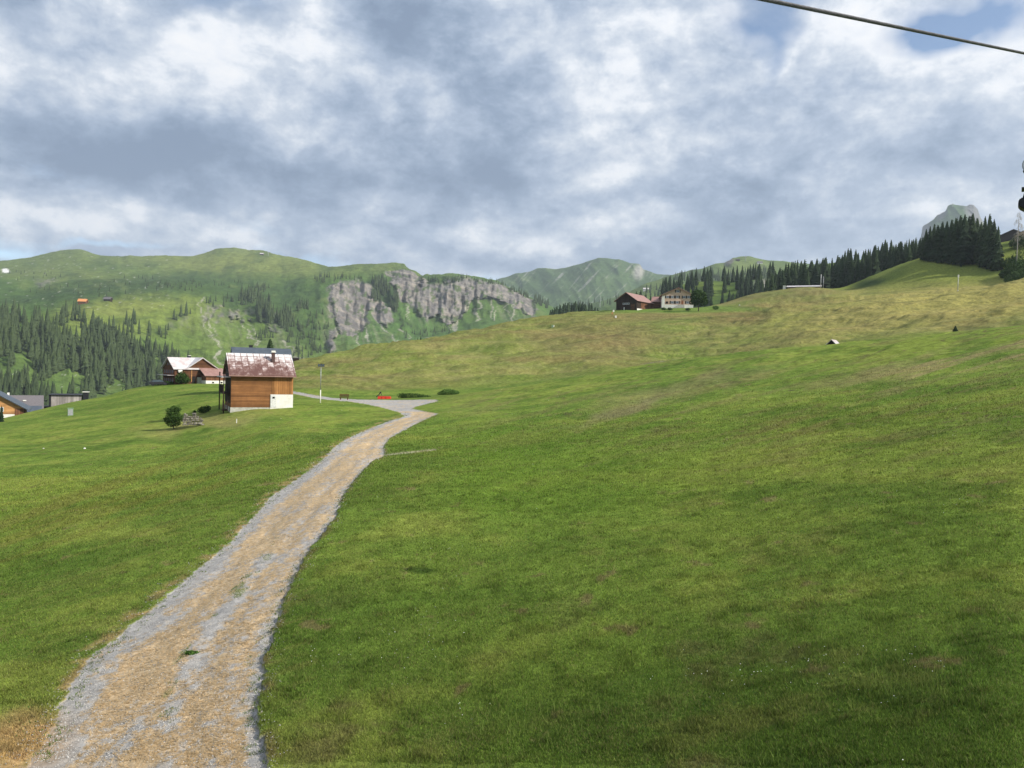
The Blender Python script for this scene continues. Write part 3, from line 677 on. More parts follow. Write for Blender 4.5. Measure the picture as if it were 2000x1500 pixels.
c = mix(c, 0.75 * ell(bx, by, 230, 600, 120, 16, -4, .5), (0.195, 0.225, 0.055))
c = mix(c, 0.80 * ell(bx, by, 470, 690, 170, 60, 0, .6), (0.145, 0.205, 0.040))
c = mix(c, 0.90 * ell(bx, by, 520, 575, 150, 26, 4, .5), (0.060, 0.105, 0.032))
c = mix(c, 0.80 * ell(bx, by, 600, 620, 60, 60, 0, .6), (0.055, 0.098, 0.028))
c = mix(c, 0.80 * ell(bx, by, 130, 730, 190, 60, 0, .6), (0.120, 0.185, 0.045))
c = mix(c, 0.60 * ell(bx, by, 730, 530, 110, 12, 0, .6), (0.135, 0.180, 0.050))
c = mix(c, 0.85 * ell(bx, by, 745, 575, 34, 30, 20, .5), (0.040, 0.070, 0.028))
c = mix(c, 0.80 * ell(bx, by, 770, 655, 110, 50, 0, .7), (0.080, 0.150, 0.040))
c = mix(c, 0.75 * ell(bx, by, 860, 552, 60, 8, 3, .5), (0.045, 0.080, 0.028))
c = mix(c, 0.5 * sst(0.0, 0.4, n1), (0.050, 0.090, 0.030)); c = mix(c, 0.35 * sst(0.1, 0.5, -n1 + .4 * n2), (0.18, 0.215, 0.065))
# scree runs and gullies fall away under the rock
for cx_, cy_, rx_, ry_, an_, k_ in ((700, 640, 60, 26, 35, .55), (650, 640, 26, 40, 10, .5), (430, 650, 50, 30, 20, .45), (560, 690, 40, 30, 40, .45), (820, 610, 30, 20, 50, .4), (990, 612, 50, 16, 10, .4)):
    c = mix(c, k_ * ell(bx, by, cx_, cy_, rx_, ry_, an_, .6) * sst(-.1, .3, fbm((BX - BY * .4) / 5, BY / 40, 4, 236)), (0.23, 0.23, 0.15))
def streak(pts, w, colr, k=0.9):
    global c
    c = mix(c, k * (1 - sst(w * .4, w * 1.3, polydist(bx + n2 * 2, by, pts))), colr)
SC = (0.33, 0.32, 0.25)
for p, w in (([(405,620),(418,655),(428,690),(432,705)],1.5),([(468,625),(490,655),(502,675)],1.2),([(485,630),(500,660),(505,676)],1.0),([(560,665),(575,690),(590,702)],1.6),
             ([(700,615),(712,650),(724,668)],1.6),([(735,630),(760,655),(785,672)],1.6),([(790,600),(800,620)],1.2),([(916,583),(914,605),(900,625),(885,645)],2.2),([(933,585),(937,600),(931,615),(934,632)],2.0),
             ([(960,595),(961,625)],1.6),([(970,600),(968,632)],1.5),([(1003,590),(1001,615),(999,630)],2.0),([(993,590),(990,612)],1.3),([(425,690),(440,710)],1.5),([(690,650),(705,675),(708,690)],1.4),
             ([(876,620),(878,645)],1.5),([(780,640),(800,660)],1.2),([(395,585),(388,600),(400,640),(415,665)],1.4),([(560,700),(580,715)],2.5),([(860,655),(823,655)],1.3),([(640,690),(655,668),(660,640)],3.0)):
    streak(p, w, SC)
rc = np.ones_like(c) * np.array((0.225, 0.210, 0.192))
sv_ = fbm((arc + B.Z * .25) / 13, B.Z / 55, 5, 240, .65); sh_ = fbm(arc / 45, (B.Z + arc * .35) / 9, 5, 243, .65)
rc = mix(rc, 0.85 * sst(-0.05, 0.30, sv_), (0.130, 0.124, 0.125)); rc = mix(rc, 0.75 * sst(0.0, 0.3, sh_), (0.335, 0.29, 0.24)); rc = mix(rc, .6 * sst(0.05, .3, -sh_), (0.15, 0.135, 0.12)); vg_ = fbm(BX / 14, BY / 14, 5, 246, .65); rc = mix(rc, 0.85 * sst(0.08, 0.24, vg_ - .25 * sv_), (0.075, 0.115, 0.04))
c = c * (1 - rock[..., None]) + rc * rock[..., None]
c = mix(c, 0.9 * (1 - sst(1.0, 3.0, polydist(bx, by, [(822, 541), (812, 562), (800, 590), (797, 603)]))), (0.06, 0.065, 0.06))
spk = sst(0.40, 0.48, fbm(BX / 7, BY / 3, 3, 250)) * ((BX < 330) & (BY < 600) | (BX < 60) & (BY > 660) & (BY < 730) | (BX > 120) & (BX < 330) & (BY > 700))
c = mix(c, 0.7 * spk, (0.42, 0.42, 0.36))
c = mix(c, ell(BX + n2 * 3, BY + n2 * 2, 11, 531, 7, 4, 10, .3), (0.85, 0.83, 0.80))
B.col = c
tag(mesh_np('mountain', B.P.reshape(-1, 3), quads(*B.Q.shape), M_mount, c.reshape(-1, 3)), kind='structure')

def ridge(name, lines, counts, p0, p1, step, sm, base, dark, light, relief, seed, mat=None, vs=60.0, paint=None):
    S = Surf(*grid(lines, counts, az_cols(p0, p1, step), sm))
    n = len(lines) - 2; bx0, by0 = S.PX.copy(), S.PY.copy(); S.BX, S.BY = bx0, by0
    rr = S.Q.mean(); a = S.A * rr; ne = 1 - sst(n - .12, n, S.LI)
    d = (fbm(a / (relief * 3) + S.Z / (relief * 6), S.Z / (relief * 9), 4, seed, .55, True) * relief + fbm(S.X / relief / 5, S.Y / relief / 5, 4, seed + 3) * relief * .5) * ne * sst(0.3, 1, S.LI)
    S.X -= d * np.sin(S.A); S.Y -= d * np.cos(S.A); S.Z += fbm(a / relief, S.Q / relief, 3, seed + 5) * relief * .08 * sst(n - 1, n, S.LI)
    S.refresh()
    cc = np.ones(S.Q.shape + (3,)) * np.array(base); f1 = fbm(bx0 / 40, by0 / 20, 5, seed + 7, .6)
    cc = mix(cc, .8 * sst(-.05, .35, f1), dark); cc = mix(cc, .7 * sst(.05, .4, -f1), light)
    if paint: cc = paint(cc, S, bx0, by0)
    S.col = cc
    tag(mesh_np(name, S.P.reshape(-1, 3), quads(*S.Q.shape), mat or M_mount, cc.reshape(-1, 3)), kind='structure')
    return S
def paint_rear(cc, S, x, y):
    st = fbm((x + y * 0.9) / 7, (y - x * .2) / 60, 5, 300, .6)
    cc = mix(cc, .7 * sst(.18, .42, st) * sst(520, 530, y + 8) * (1 - sst(590, 605, y)), (0.33, 0.32, 0.29))
    cc = mix(cc, .6 * sst(.0, .3, -st), (0.05, 0.09, 0.035))
    cc = mix(cc, .8 * ell(x, y, 1248, 533, 10, 14, 20, .6), (0.36, 0.34, 0.31))
    return cc
RB = ridge('rear_mountain', [
 [(940,700,2000),(1160,690,2000),(1340,680,2000)], [(940,640,2500),(1160,625,2500),(1340,620,2500)], [(940,600,3000),(1160,592,3000),(1340,590,3000)], [(940,575,3400),(1050,560,3400),(1160,550,3300),(1250,560,3300),(1340,570,3300)],
 [(940,562,3900),(982,547,3900),(1049,528,3900),(1068,528,3900),(1084,530,3900),(1099,528,3850),(1137,520,3800),(1168,511,3800),(1182,509,3780),(1200,507,3750),(1208,507,3700),(1217,510,3700),(1231,517,3700),(1250,520,3700),(1255,530,3700),(1265,535,3700),(1282,540,3700),(1307,541,3700),(1340,545,3700)],
 [(940,640,4600),(1160,600,4600),(1340,600,4600)]], [10, 30, 40, 40, 5], 940, 1340, 0.06, [6, 6, 5, 3, .6, 6],
 (0.075, 0.125, 0.042), (0.050, 0.085, 0.035), (0.12, 0.165, 0.06), 90, 310, paint=paint_rear)
def paint_right(cc, S, x, y):
    cc = mix(cc, .9 * ell(x, y, 1460, 525, 60, 16, 0, .5), (0.165, 0.215, 0.060)); cc = mix(cc, .8 * ell(x, y, 1260, 570, 50, 22, -20, .5), (0.16, 0.215, 0.055))
    cc = mix(cc, .9 * ell(x, y, 1425, 514, 10, 5, -30, .5), (0.19, 0.165, 0.15)); return cc
RC = ridge('right_hills', [
 [(1060,700,900),(1360,690,900),(1720,640,900)], [(1060,660,1200),(1200,622,1200),(1360,610,1200),(1720,590,1200)], [(1060,640,1500),(1150,618,1500),(1230,592,1500),(1360,570,1500),(1500,560,1500),(1720,550,1500)],
 [(1060,632,1900),(1150,605,1900),(1200,592,1900),(1250,567,1900),(1290,552,1900),(1330,541,1900),(1370,536,1900),(1460,530,1900),(1560,528,1900),(1720,528,1900)],
 [(1060,628,2200),(1150,598,2200),(1220,578,2200),(1262,560,2200),(1300,546,2200),(1340,535,2200),(1360,533,2250),(1372,531,2300),(1397,523,2400),(1414,523,2400),(1424,516,2400),(1431,510.5,2400),(1445,508,2400),(1464,508,2400),(1479,512,2400),(1502,518,2400),(1560,522,2400),(1720,524,2400)],
 [(1060,690,2800),(1400,600,3200),(1720,600,3200)]], [8, 40, 40, 40, 5], 1060, 1720, 0.06, [6, 6, 5, 3, .8, 6],
 (0.10, 0.155, 0.045), (0.060, 0.100, 0.032), (0.16, 0.205, 0.06), 40, 340, paint=paint_right)
def paint_peak(cc, S, x, y):
    st = fbm(x / 6, y / 40, 4, 360, .6)
    rk = np.maximum(ell(x, y, 1806, 458, 14, 26, 0, .5), ell(x, y, 1903, 420, 14, 30, -25, .5)); rk = np.maximum(rk, .8 * ell(x, y, 1838, 420, 8, 14, 30, .5))
    return mix(mix(cc, .9 * rk, (0.18, 0.175, 0.175)), .8 * rk * sst(0, .3, st), (0.10, 0.10, 0.105))
RD = ridge('rocky_peak', [
 [(1740,600,3000),(2060,600,3000)], [(1740,560,3300),(1800,520,3350),(1860,500,3300),(1960,500,3300),(2060,560,3300)],
 [(1740,540,3600),(1796,480,3650),(1802,466,3700),(1830,450,3650),(1850,432,3700),(1880,430,3650),(1905,430,3700),(1925,460,3650),(2060,540,3600)],
 [(1740,530,3900),(1792,480,3900),(1799.5,464,3900),(1801,445,3900),(1812,440,3900),(1824,432,3900),(1830,424,3900),(1847,416,3900),(1851,405.5,3900),(1861,403.5,3900),(1875,404.5,3900),(1889,405,3900),(1893,403,3900),(1901,404,3900),(1910,413,3900),(1914,426,3900),(1920,436,3900),(1935,452,3900),(1960,475,3900),(2060,530,3900)],
 [(1740,600,4500),(2060,600,4500)]], [10, 40, 60, 6], 1740, 2060, 0.04, [6, 4, 2, .5, 6],
 (0.070, 0.120, 0.045), (0.055, 0.095, 0.04), (0.09, 0.14, 0.05), 45, 370, paint=paint_peak)

# ------------------------------------------------------------------ trees
def conifer_np(seed, whorls, br, w=0.34, parts=3, bare=0.06, ragged=0.25):
    """unit-height spruce crown: drooping, tapering branch fans in whorls; returns verts, tri faces"""
    rg = np.random.RandomState(seed); v = []; f = []
    lean = rg.uniform(-.02, .02, 2)
    for i in range(whorls):
        t = i / (whorls - 1); h = bare + (0.985 - bare) * (t ** 0.92)
        R = w / 2 * ((1 - t) ** 0.82 * 0.97 + 0.03) * (1 - 0.25 * max(0, .15 - t) / .15)
        nb = max(4, int(br * (0.5 + 0.5 * (1 - t))))
        a0 = rg.uniform(0, 6.28)
        for b in range(nb):
            a = a0 + 6.283 * b / nb + rg.uniform(-.3, .3); r = R * rg.uniform(1 - ragged * 1.6, 1 + ragged * .8)
            if rg.rand() < 0.06: r *= 0.4
            hh = h + rg.uniform(-.012, .012); dz = -r * rg.uniform(.30, .62)
            ca, sa = math.cos(a), math.sin(a); n = len(v)
            ox, oy = lean * hh
            wd = r * rg.uniform(.26, .40)
            mid = r * .55
            v += [(ox, oy, hh + .012), (ox + ca * mid - sa * wd, oy + sa * mid + ca * wd, hh + dz * .42 - .006), (ox + ca * r, oy + sa * r, hh + dz),
                  (ox + ca * mid + sa * wd, oy + sa * mid - ca * wd, hh + dz * .42 - .006), (ox + ca * mid, oy + sa * mid, hh + dz * .22 + .014)]
            f += [(n, n + 1, n + 4), (n + 1, n + 2, n + 4), (n + 2, n + 3, n + 4), (n + 3, n, n + 4)]
            if parts > 2:     # hanging twigs under the branch
                for q in (.5, .8):
                    n = len(v); x, y = ox + ca * r * q, oy + sa * r * q; z = hh + dz * q
                    v += [(x - sa * wd * .5, y + ca * wd * .5, z), (x + sa * wd * .5, y - ca * wd * .5, z), (x + ca * .01, y + sa * .01, z - r * rg.uniform(.25, .45))]
                    f += [(n, n + 1, n + 2)]
    # dense inner foliage round the stem, ragged, closing the crown
    k = 7; n = len(v); nr = 9
    for i in range(nr):
        t = i / (nr - 1); R = (w / 2 * ((1 - t) ** .85) * .62 + .004)
        for j in range(k):
            a = 6.283 * (j + .5 * (i % 2)) / k; r = R * rg.uniform(.75, 1.25); v.append((r * math.cos(a), r * math.sin(a), bare + (1.0 - bare) * t - (R * .25 if i % 2 else 0)))
    for i in range(nr - 1):
        for j in range(k):
            a_, b_, c_, d_ = n + i * k + j, n + i * k + (j + 1) % k, n + (i + 1) * k + (j + 1) % k, n + (i + 1) * k + j
            f += [(a_, b_, c_), (a_, c_, d_)]
    return np.array(v), np.array(f)
def raw_mesh(name, v, f, mat, smooth=False):
    me = bpy.data.meshes.new(name); me.from_pydata([tuple(p) for p in v.tolist()], [], [tuple(q) for q in f.tolist()]); me.materials.append(mat)
    return me
TRUNK = MB().tube([(0, 0, -.03), (0, 0, .3), (0, 0, .95)], .016, 6, .002)
tme = bpy.data.meshes.new('trunk'); tme.from_pydata(TRUNK.v, [], TRUNK.f); tme.materials.append(M_bark)
NEARC = [raw_mesh('crown', *conifer_np(s, 30, 11, w), M_spruce) for s, w in ((1, .36), (2, .42), (3, .32), (4, .40), (5, .38))]
MIDC = [raw_mesh('crown', *conifer_np(s, 17, 8, w, parts=2), M_spruce) for s, w in ((11, .30), (12, .24), (13, .36), (14, .28), (15, .40), (16, .21), (17, .32))]
FARC = [raw_mesh('crown', *conifer_np(s, 12, 7, w, parts=2, ragged=.35), M_spruce2) for s, w in ((21, .30), (22, .26), (23, .35), (24, .30))]
rnd = random.Random(5)
def spruce(loc, h, pool, label, group, wid=1.0, trunk=True, name='spruce_tree', cat='tree'):
    sc = (h * wid, h * wid, h)
    az = rnd.uniform(0, 6.28)
    if not trunk:
        o = bpy.data.objects.new(name, rnd.choice(pool)); C.collection.objects.link(o)
    else:
        o = bpy.data.objects.new(name, None); C.collection.objects.link(o)
        for n_, me in (('trunk', tme), ('crown', rnd.choice(pool))):
            ch = bpy.data.objects.new(n_, me); C.collection.objects.link(ch); ch.parent = o
    o.location = (float(loc[0]), float(loc[1]), float(loc[2]) - .3); o.rotation_euler = (0, 0, az); o.scale = sc
    return tag(o, label, cat, group)
def place(S, px, py, base, h_px, pool, label, group, jig=0, r0=0, r1=1e9, wid=1.0, trunk=True):
    p = S.hit(px, py, r0, r1)
    h = h_px / F * (p @ Fv)
    return spruce(p, h, pool, label, group, wid, trunk), p
def gtree(px, r, top, pool, label, group, wid=1.0, trunk=True, hmin=4):
    """tree standing on the meadow surface at distance r, its tip at photo row `top`"""
    d = pdir(px, top); x, y = d[0] * r, d[1] * r; z = G.zat(x, y); h = d[2] * r - z
    return spruce((x, y, z), max(hmin, h), pool, label, group, wid, trunk)
# the dark grove on the knoll, left to right
GP = 'tall spruces of the dark grove on the knoll'
ORD = ['leftmost', 'second', 'third', 'fourth', 'fifth', 'sixth', 'seventh', 'eighth', 'ninth', 'tenth', 'eleventh', 'twelfth', 'thirteenth', 'fourteenth', 'fifteenth', 'sixteenth', 'seventeenth', 'eighteenth', 'nineteenth', 'twentieth']
GV = [(1809, 366, 446, 1.5), (1817, 362, 440, 1.3), (1825, 368, 436, 1.3), (1833, 360, 438, 1.4), (1842, 366, 431, 1.3), (1850, 360, 430, 1.4), (1859, 367, 427, 1.3), (1867, 360, 424, 1.4), (1876, 366, 419, 1.3), (1885, 358, 417, 1.4),
      (1893, 366, 420, 1.3), (1901, 360, 415, 1.4), (1910, 366, 424, 1.4), (1917, 358, 432, 1.3), (1925, 355, 421, 1.0), (1933, 352, 416, .95), (1942, 350, 427, 1.05), (1950, 346, 440, 1.2)]
for i, (px, r, top, w) in enumerate(GV):
    lab = {0: 'low dark spruce at the left end of the grove on the knoll', 9: 'tallest broad spruce in the middle of the knoll grove', 14: 'slender spruce with gaps in its crown near the right end of the grove', 15: 'slender spruce with the highest thin tip at the right of the grove', 17: 'shorter spruce at the right end of the knoll grove'}.get(i, ORD[i] + ' dark spruce from the left in the grove on the knoll')
    gtree(px, r, top, NEARC, lab, GP, w)
# forest row along the ridge behind the knoll
ridge_top = [(1490,540),(1510,528),(1525,517),(1540,508),(1560,505),(1580,500),(1600,505),(1615,500),(1630,492),(1650,485),(1670,480),(1690,480),(1710,472),(1725,466),(1745,463),(1760,465),(1775,470),(1790,462),(1800,464),(1812,470)]
tx = [a for a, b in ridge_top]; ty = [b for a, b in ridge_top]
GR_ = 'spruces of the forest edge along the ridge'
for i in range(92):
    px = 1497 + i * 3.42 + rnd.uniform(-2.2, 2.2); top = np.interp(px, tx, ty) + abs(rnd.gauss(0, 8)) + (rnd.random() < .35) * rnd.uniform(4, 18)
    r = rnd.uniform(425, 500)
    if px > 1740: r = rnd.uniform(415, 455)
    lab = 'spruce in the continuous dark forest row along the ridge' if 14 < i < 78 else (ORD[max(1, i)] + ' spruce of the ridge forest counted from the farm side' if i <= 14 else ORD[max(1, 91 - i)] + ' spruce of the ridge forest counted from the grove')
    if i == 0: lab = 'first spruce of the ridge forest on the farm side'
    if i == 91: lab = 'last spruce of the ridge forest touching the grove'
    if i == 90: lab = 'spruce of the ridge forest next to the one touching the grove'
    if i == 1: lab = 'second spruce of the ridge forest counted from the farm side'
    gtree(px, r, top, MIDC, lab, GR_, rnd.uniform(1.1, 2.0), False, 12)
# slope behind the farmhouse
fb_top = [(1283,590),(1296,575),(1306,560),(1318,545),(1330,535),(1350,538),(1370,530),(1382,528),(1395,545),(1420,540),(1440,548),(1455,556),(1470,550),(1485,530),(1500,540),(1512,530)]
bx_ = [a for a, b in fb_top]; by_ = [b for a, b in fb_top]
GF = 'spruces on the slope behind the farmhouse'
for i in range(104):
    px = rnd.uniform(1286, 1512); lo = np.interp(px, bx_, by_)
    k = rnd.random()
    top = lo + (k ** 1.3) * 34 + rnd.uniform(-2, 6); r = 760 - 150 * k * 1.1 - rnd.uniform(0, 40)
    if 1318 < px < 1372 and 14 < top - lo < 34 and rnd.random() < .8: continue
    gtree(px, r, top, MIDC, 'dark spruce on the wooded slope behind the farmhouse', GF, rnd.uniform(1.3, 1.8), False, 15)
# clump on the green hill left of the barn
GB = 'spruces in the small wood beyond the meadow crest'
for i in range(30):
    px = 1070 + i * 3.3 + rnd.uniform(-2, 2); top = np.interp(px, [1065, 1075, 1095, 1120, 1150, 1172], [618, 606, 594, 588, 590, 600]) + rnd.uniform(-2, 6)
    gtree(px, rnd.uniform(600, 720), top, MIDC, ('spruce at the left end of the small wood beyond the meadow crest' if i == 0 else 'spruce at the right end of the small wood beyond the meadow crest' if i == 29 else ORD[i] + ' spruce from the left in the small wood beyond the crest' if i < 15 else (ORD[29 - i] + ' spruce from the right in the small wood beyond the crest')), GB, 1.6, False, 14)
for px, top in ((1243, 568), (1252, 566), (1262, 572), (1271, 575), (1257, 578)):
    gtree(px, 640, top, MIDC, 'spruce on the slope between the barn and the farmhouse, ' + {1243: 'nearest the barn ridge', 1252: 'the tallest', 1262: 'right of the tallest', 1271: 'nearest the farmhouse', 1257: 'half hidden in the middle'}[px], 'spruces between the farm roofs', 1.6, False, 12)
# the wood on the left slope
LFP = [(-20,588),(10,598),(22,606),(52,616),(100,622),(104,650),(118,655),(150,652),(175,642),(200,636),(215,652),(228,650),(250,650),(262,662),(292,668),(318,684),(350,690),(372,705),(372,740),(330,752),(310,750),(280,762),(250,765),(215,745),(180,772),(150,790),(-20,800)]
CLEAR = [((30, 716), 36, 38), ((128, 752), 46, 34), ((118, 640), 26, 12), ((240, 752), 24, 9), ((222, 640), 12, 12), ((72, 745), 24, 9)]
GL = 'spruces of the wood on the left valley side'
def inn(px, py, poly):
    return bool(inpoly(np.array([float(px)]), np.array([float(py)]), poly)[0])
cand = []
while len(cand) < 700:
    px, py = rnd.uniform(-20, 375), rnd.uniform(590, 800)
    if not inn(px, py - 14, LFP): continue
    if any(((px - a) / rx) ** 2 + ((py - 8 - b) / ry) ** 2 < 1 and rnd.random() < .93 for (a, b), rx, ry in CLEAR): continue
    cand.append((px, py))
cand += [(112, 634), (118, 630), (124, 636), (132, 630), (140, 626), (148, 624), (155, 626), (163, 628), (120, 622), (128, 619), (143, 616), (151, 615), (105, 630), (158, 640), (166, 646), (175, 650), (182, 645), (188, 652),
         (172, 660), (248, 634), (253, 637), (265, 633), (262, 628), (258, 650), (273, 652), (294, 645), (290, 655), (288, 670), (345, 625), (339, 624), (352, 618), (365, 615), (371, 613), (361, 616), (205, 656), (213, 650), (222, 652)]
vis = []
for px, py in cand:
    p = B.hit(px, py); vis.append((float(p @ Fv), px, py, p))
vis.sort(key=lambda q: q[0])
stuffv = []; stufff = []; nst = 0
def stuff_tree(p, h, k, wid=1.0, lst=None):
    global nst
    v, f = STP[k % len(STP)]; a = rnd.uniform(0, 6.28); ca, sa = math.cos(a), math.sin(a)
    s = h * wid
    vv = np.stack([(v[:, 0] * ca - v[:, 1] * sa) * s + p[0], (v[:, 0] * sa + v[:, 1] * ca) * s + p[1], v[:, 2] * h + p[2] - .4], -1)
    stuffv.append(vv); stufff.append(f + nst); nst += len(v)
STP = [conifer_np(s, 9, 6, w, parts=2, ragged=.35) for s, w in ((31, .34), (32, .40), (33, .32))]
# the largest as single trees, the farther ones of this wood and the scattered ones high up as one mass
for i, (d, px, py, p) in enumerate(vis):
    h = rnd.choice((rnd.uniform(8, 15), rnd.uniform(16, 24), rnd.uniform(20, 28)))
    if i < 70: spruce(p, h, FARC, 'grey-green spruce low in the wood on the left valley side', GL, rnd.uniform(1.05, 1.5), False)
    else: stuff_tree(p, h, i, rnd.uniform(1.05, 1.5))
def cluster(S, cx, cy, rx, ry, n, h0, h1, ang=0, wid=1.2):
    c_, s_ = math.cos(RAD(ang)), math.sin(RAD(ang))
    for i in range(n):
        a = rnd.uniform(0, 6.28); q = math.sqrt(rnd.random()); dx, dy = q * math.cos(a) * rx, q * math.sin(a) * ry
        p = S.hit(cx + dx * c_ - dy * s_, cy + dx * s_ + dy * c_); stuff_tree(p, rnd.uniform(h0, h1), i, wid)
for a in ((485, 585, 22, 12, 26, 14, 26), (520, 615, 22, 20, 60, 16, 28, 40), (555, 625, 16, 16, 34, 16, 26), (500, 565, 34, 6, 20, 8, 16), (592, 600, 14, 10, 16, 10, 18, -40), (575, 650, 26, 26, 40, 8, 16), (620, 650, 24, 40, 50, 7, 14),
          (645, 545, 34, 8, 26, 8, 14), (745, 560, 20, 12, 34, 14, 22, 20), (770, 590, 8, 22, 26, 14, 20), (740, 580, 14, 10, 20, 14, 20), (690, 545, 40, 4, 12, 6, 10), (860, 548, 44, 4, 40, 8, 13), (950, 550, 60, 3, 34, 7, 12, 8), (1012, 572, 24, 4, 26, 9, 15, 24),
          (1060, 592, 18, 8, 26, 12, 20, 30), (300, 552, 80, 12, 22, 6, 12), (60, 538, 60, 10, 16, 6, 10), (340, 560, 60, 10, 20, 7, 12), (160, 570, 100, 12, 18, 6, 11), (420, 555, 60, 8, 14, 6, 10), (590, 690, 20, 12, 18, 7, 12), (520, 655, 20, 12, 14, 8, 14),
          (790, 640, 16, 22, 16, 6, 10), (840, 650, 40, 8, 18, 7, 12), (430, 590, 30, 10, 12, 8, 14), (320, 650, 12, 12, 10, 8, 12)):
    cluster(B, *a)
for a in ((1110, 598, 50, 6, 30, 14, 22), (1200, 590, 40, 10, 22, 10, 16), (1290, 572, 30, 12, 26, 12, 20), (1400, 545, 60, 8, 60, 12, 20), (1480, 540, 40, 8, 40, 12, 20), (1345, 545, 30, 6, 26, 12, 18)):
    cluster(RC, *a)
tag(mesh_np('distant_forest', np.concatenate(stuffv), np.concatenate(stufff), M_spruce2, smooth=False), 'dark conifer woods scattered over the far slopes and cliffs', 'forest', kind='stuff')
# single trees and bushes
def leafy(seed, n, lobes, leaf, mat=None):
    """leaf cards spread through lobes (cx,cy,cz,rx,ry,rz)"""
    rg = np.random.RandomState(seed); P_ = []
    wgt = np.array([l[3] * l[4] * l[5] for l in lobes]); wgt = wgt / wgt.sum()
    k = rg.choice(len(lobes), n, p=wgt); L_ = np.array(lobes)[k]
    d = rg.normal(size=(n, 3)); d /= np.linalg.norm(d, axis=1)[:, None]; q = rg.uniform(.0, 1, n) ** .28
    c_ = L_[:, :3] + d * L_[:, 3:] * (q * rg.uniform(.82, 1.12, n))[:, None]
    u = rg.normal(size=(n, 3)); u -= d * (u * d).sum(1)[:, None] * .5; u /= np.linalg.norm(u, axis=1)[:, None]
    w = np.cross(u, rg.normal(size=(n, 3))); w /= np.linalg.norm(w, axis=1)[:, None]
    s = leaf * rg.uniform(.6, 1.4, n)[:, None]
    v = np.stack([c_ - u * s, c_ + w * s * .6, c_ + u * s, c_ - w * s * .6], 1).reshape(-1, 3)
    f = np.arange(n * 4).reshape(n, 4)
    return v, f
def leaf_obj(name, seed, n, lobes, leaf, mat, parent=None):
    v, f = leafy(seed, n, lobes, leaf); me = raw_mesh(name, v, f, mat); o = bpy.data.objects.new(name, me); C.collection.objects.link(o)
    if parent: o.parent = parent
    return o
def ground_at(px, r):
    d = pdir(px, 700); x, y = d[0] * r, d[1] * r; return np.array([x, y, G.zat(x, y)])
def broad(px, r, name, label, cat, lobes, n, leaf, mat, seed, th=0, limbs=()):
    p = ground_at(px, r); e = tag(empty(name, p, 0), label, cat)
    if th:
        m = MB().tube([(0, 0, -.3), (.05, 0, th * .6), (.0, .05, th)], .22 if th > 2 else .07, 8, .10 if th > 2 else .03)
        for q in limbs: m.tube([(0, 0, th * .7), q], .09 if th > 2 else .03, 6, .03 if th > 2 else .01)
        m.build('trunk', M_bark, e, smooth=True)
    leaf_obj('crown' if th else 'foliage', seed, n, lobes, leaf, mat, e)
    return e
broad(1361, 306, 'broadleaf_tree', 'round dark green broadleaf tree covering the right end of the farmhouse', 'tree',
      [(0, 0, 5.0, 2.9, 2.9, 2.6), (-.8, .3, 6.6, 2.0, 2.0, 1.7), (1.2, 0, 6.2, 2.0, 2, 1.6), (2.0, 0, 3.6, 1.7, 1.7, 1.5), (-1.9, 0, 3.5, 1.6, 1.6, 1.3), (.3, 0, 7.3, 1.2, 1.2, 1.0)], 3600, .30, M_leaf, 3, 3.4, ((1.5, .3, 5.2), (-1.4, 0, 5.3), (.2, .8, 6.3)))
broad(341, 101, 'bush', 'large round leafy bush beside the dry stone wall', 'bush',
      [(0, 0, 1.6, .8, .8, .9), (-.6, .1, 2.05, .42, .5, .45), (.45, 0, 2.35, .45, .5, .4), (.0, 0, 2.5, .35, .4, .3), (.75, 0, 1.3, .5, .5, .45), (-.75, 0, 1.1, .45, .5, .45), (.3, 0, .7, .6, .5, .45), (-.3, 0, .6, .6, .5, .4)], 3600, .08, M_leaf, 5, 1.3, ((.4, 0, 1.9), (-.4, .1, 1.9)))
broad(401, 112, 'bush', 'low dark bush in the grass between the stone wall and the wooden hut', 'bush', [(0, 0, .45, .75, .5, .5), (.5, 0, .7, .4, .4, .35), (-.5, 0, .35, .45, .4, .35)], 1300, .07, M_leaf, 6)
broad(382, 113, 'bush', 'tiny bush left of the low bush by the hut', 'bush', [(0, 0, .32, .25, .25, .32)], 320, .06, M_leaf, 7)
broad(356, 203, 'bush', 'dark shrub growing against the front of the brown chalet', 'bush', [(0, 0, 1.5, 1.6, 1.2, 1.4), (1.0, 0, 1.1, 1.2, 1, .9), (.2, 0, 2.4, .9, .8, .8)], 1500, .16, M_leaf, 8)
broad(326, 205, 'bush', 'low hedge at the left foot of the brown chalet', 'bush', [(0, 0, .5, 2.2, .8, .5), (-2.4, 0, .3, 1.6, .7, .4)], 900, .14, M_leaf, 18)
broad(808, 136, 'shrub_patch', 'leafy weeds behind the gravel turning place, right of the red implement', 'shrub', [(0, 0, .25, 2.3, .7, .55), (-1.8, 0, .3, 1.0, .6, .5), (1.9, .4, .2, 1.3, .6, .4)], 2600, .08, M_leaf, 9)
broad(878, 146, 'shrub_patch', 'flat light green shrub patch in the hay field beyond the gravel', 'shrub', [(0, 0, .35, 1.9, 1.1, .75), (1.0, .3, .3, 1.1, .8, .6), (-1.2, 0, .2, 1.0, .8, .5)], 2600, .09, M_leafl, 10)
broad(1395, 318, 'bush', 'pale shrub right of the round tree at the farm', 'bush', [(0, 0, .8, 1.4, 1, .8)], 500, .15, M_leafl, 11)
for px, nm in ((1293, 'dark bush at the left corner of the farmhouse'), (1305, 'dark bush in front of the farmhouse left of the stairs'), (1340, 'dark bush in front of the farmhouse right of the stairs')):
    broad(px, 311, 'bush', nm, 'bush', [(0, 0, .5, .9, .7, .65), (.5, 0, .4, .7, .5, .5)], 400, .15, M_leaf, 12)
RG = 'bushes under the hill huts'
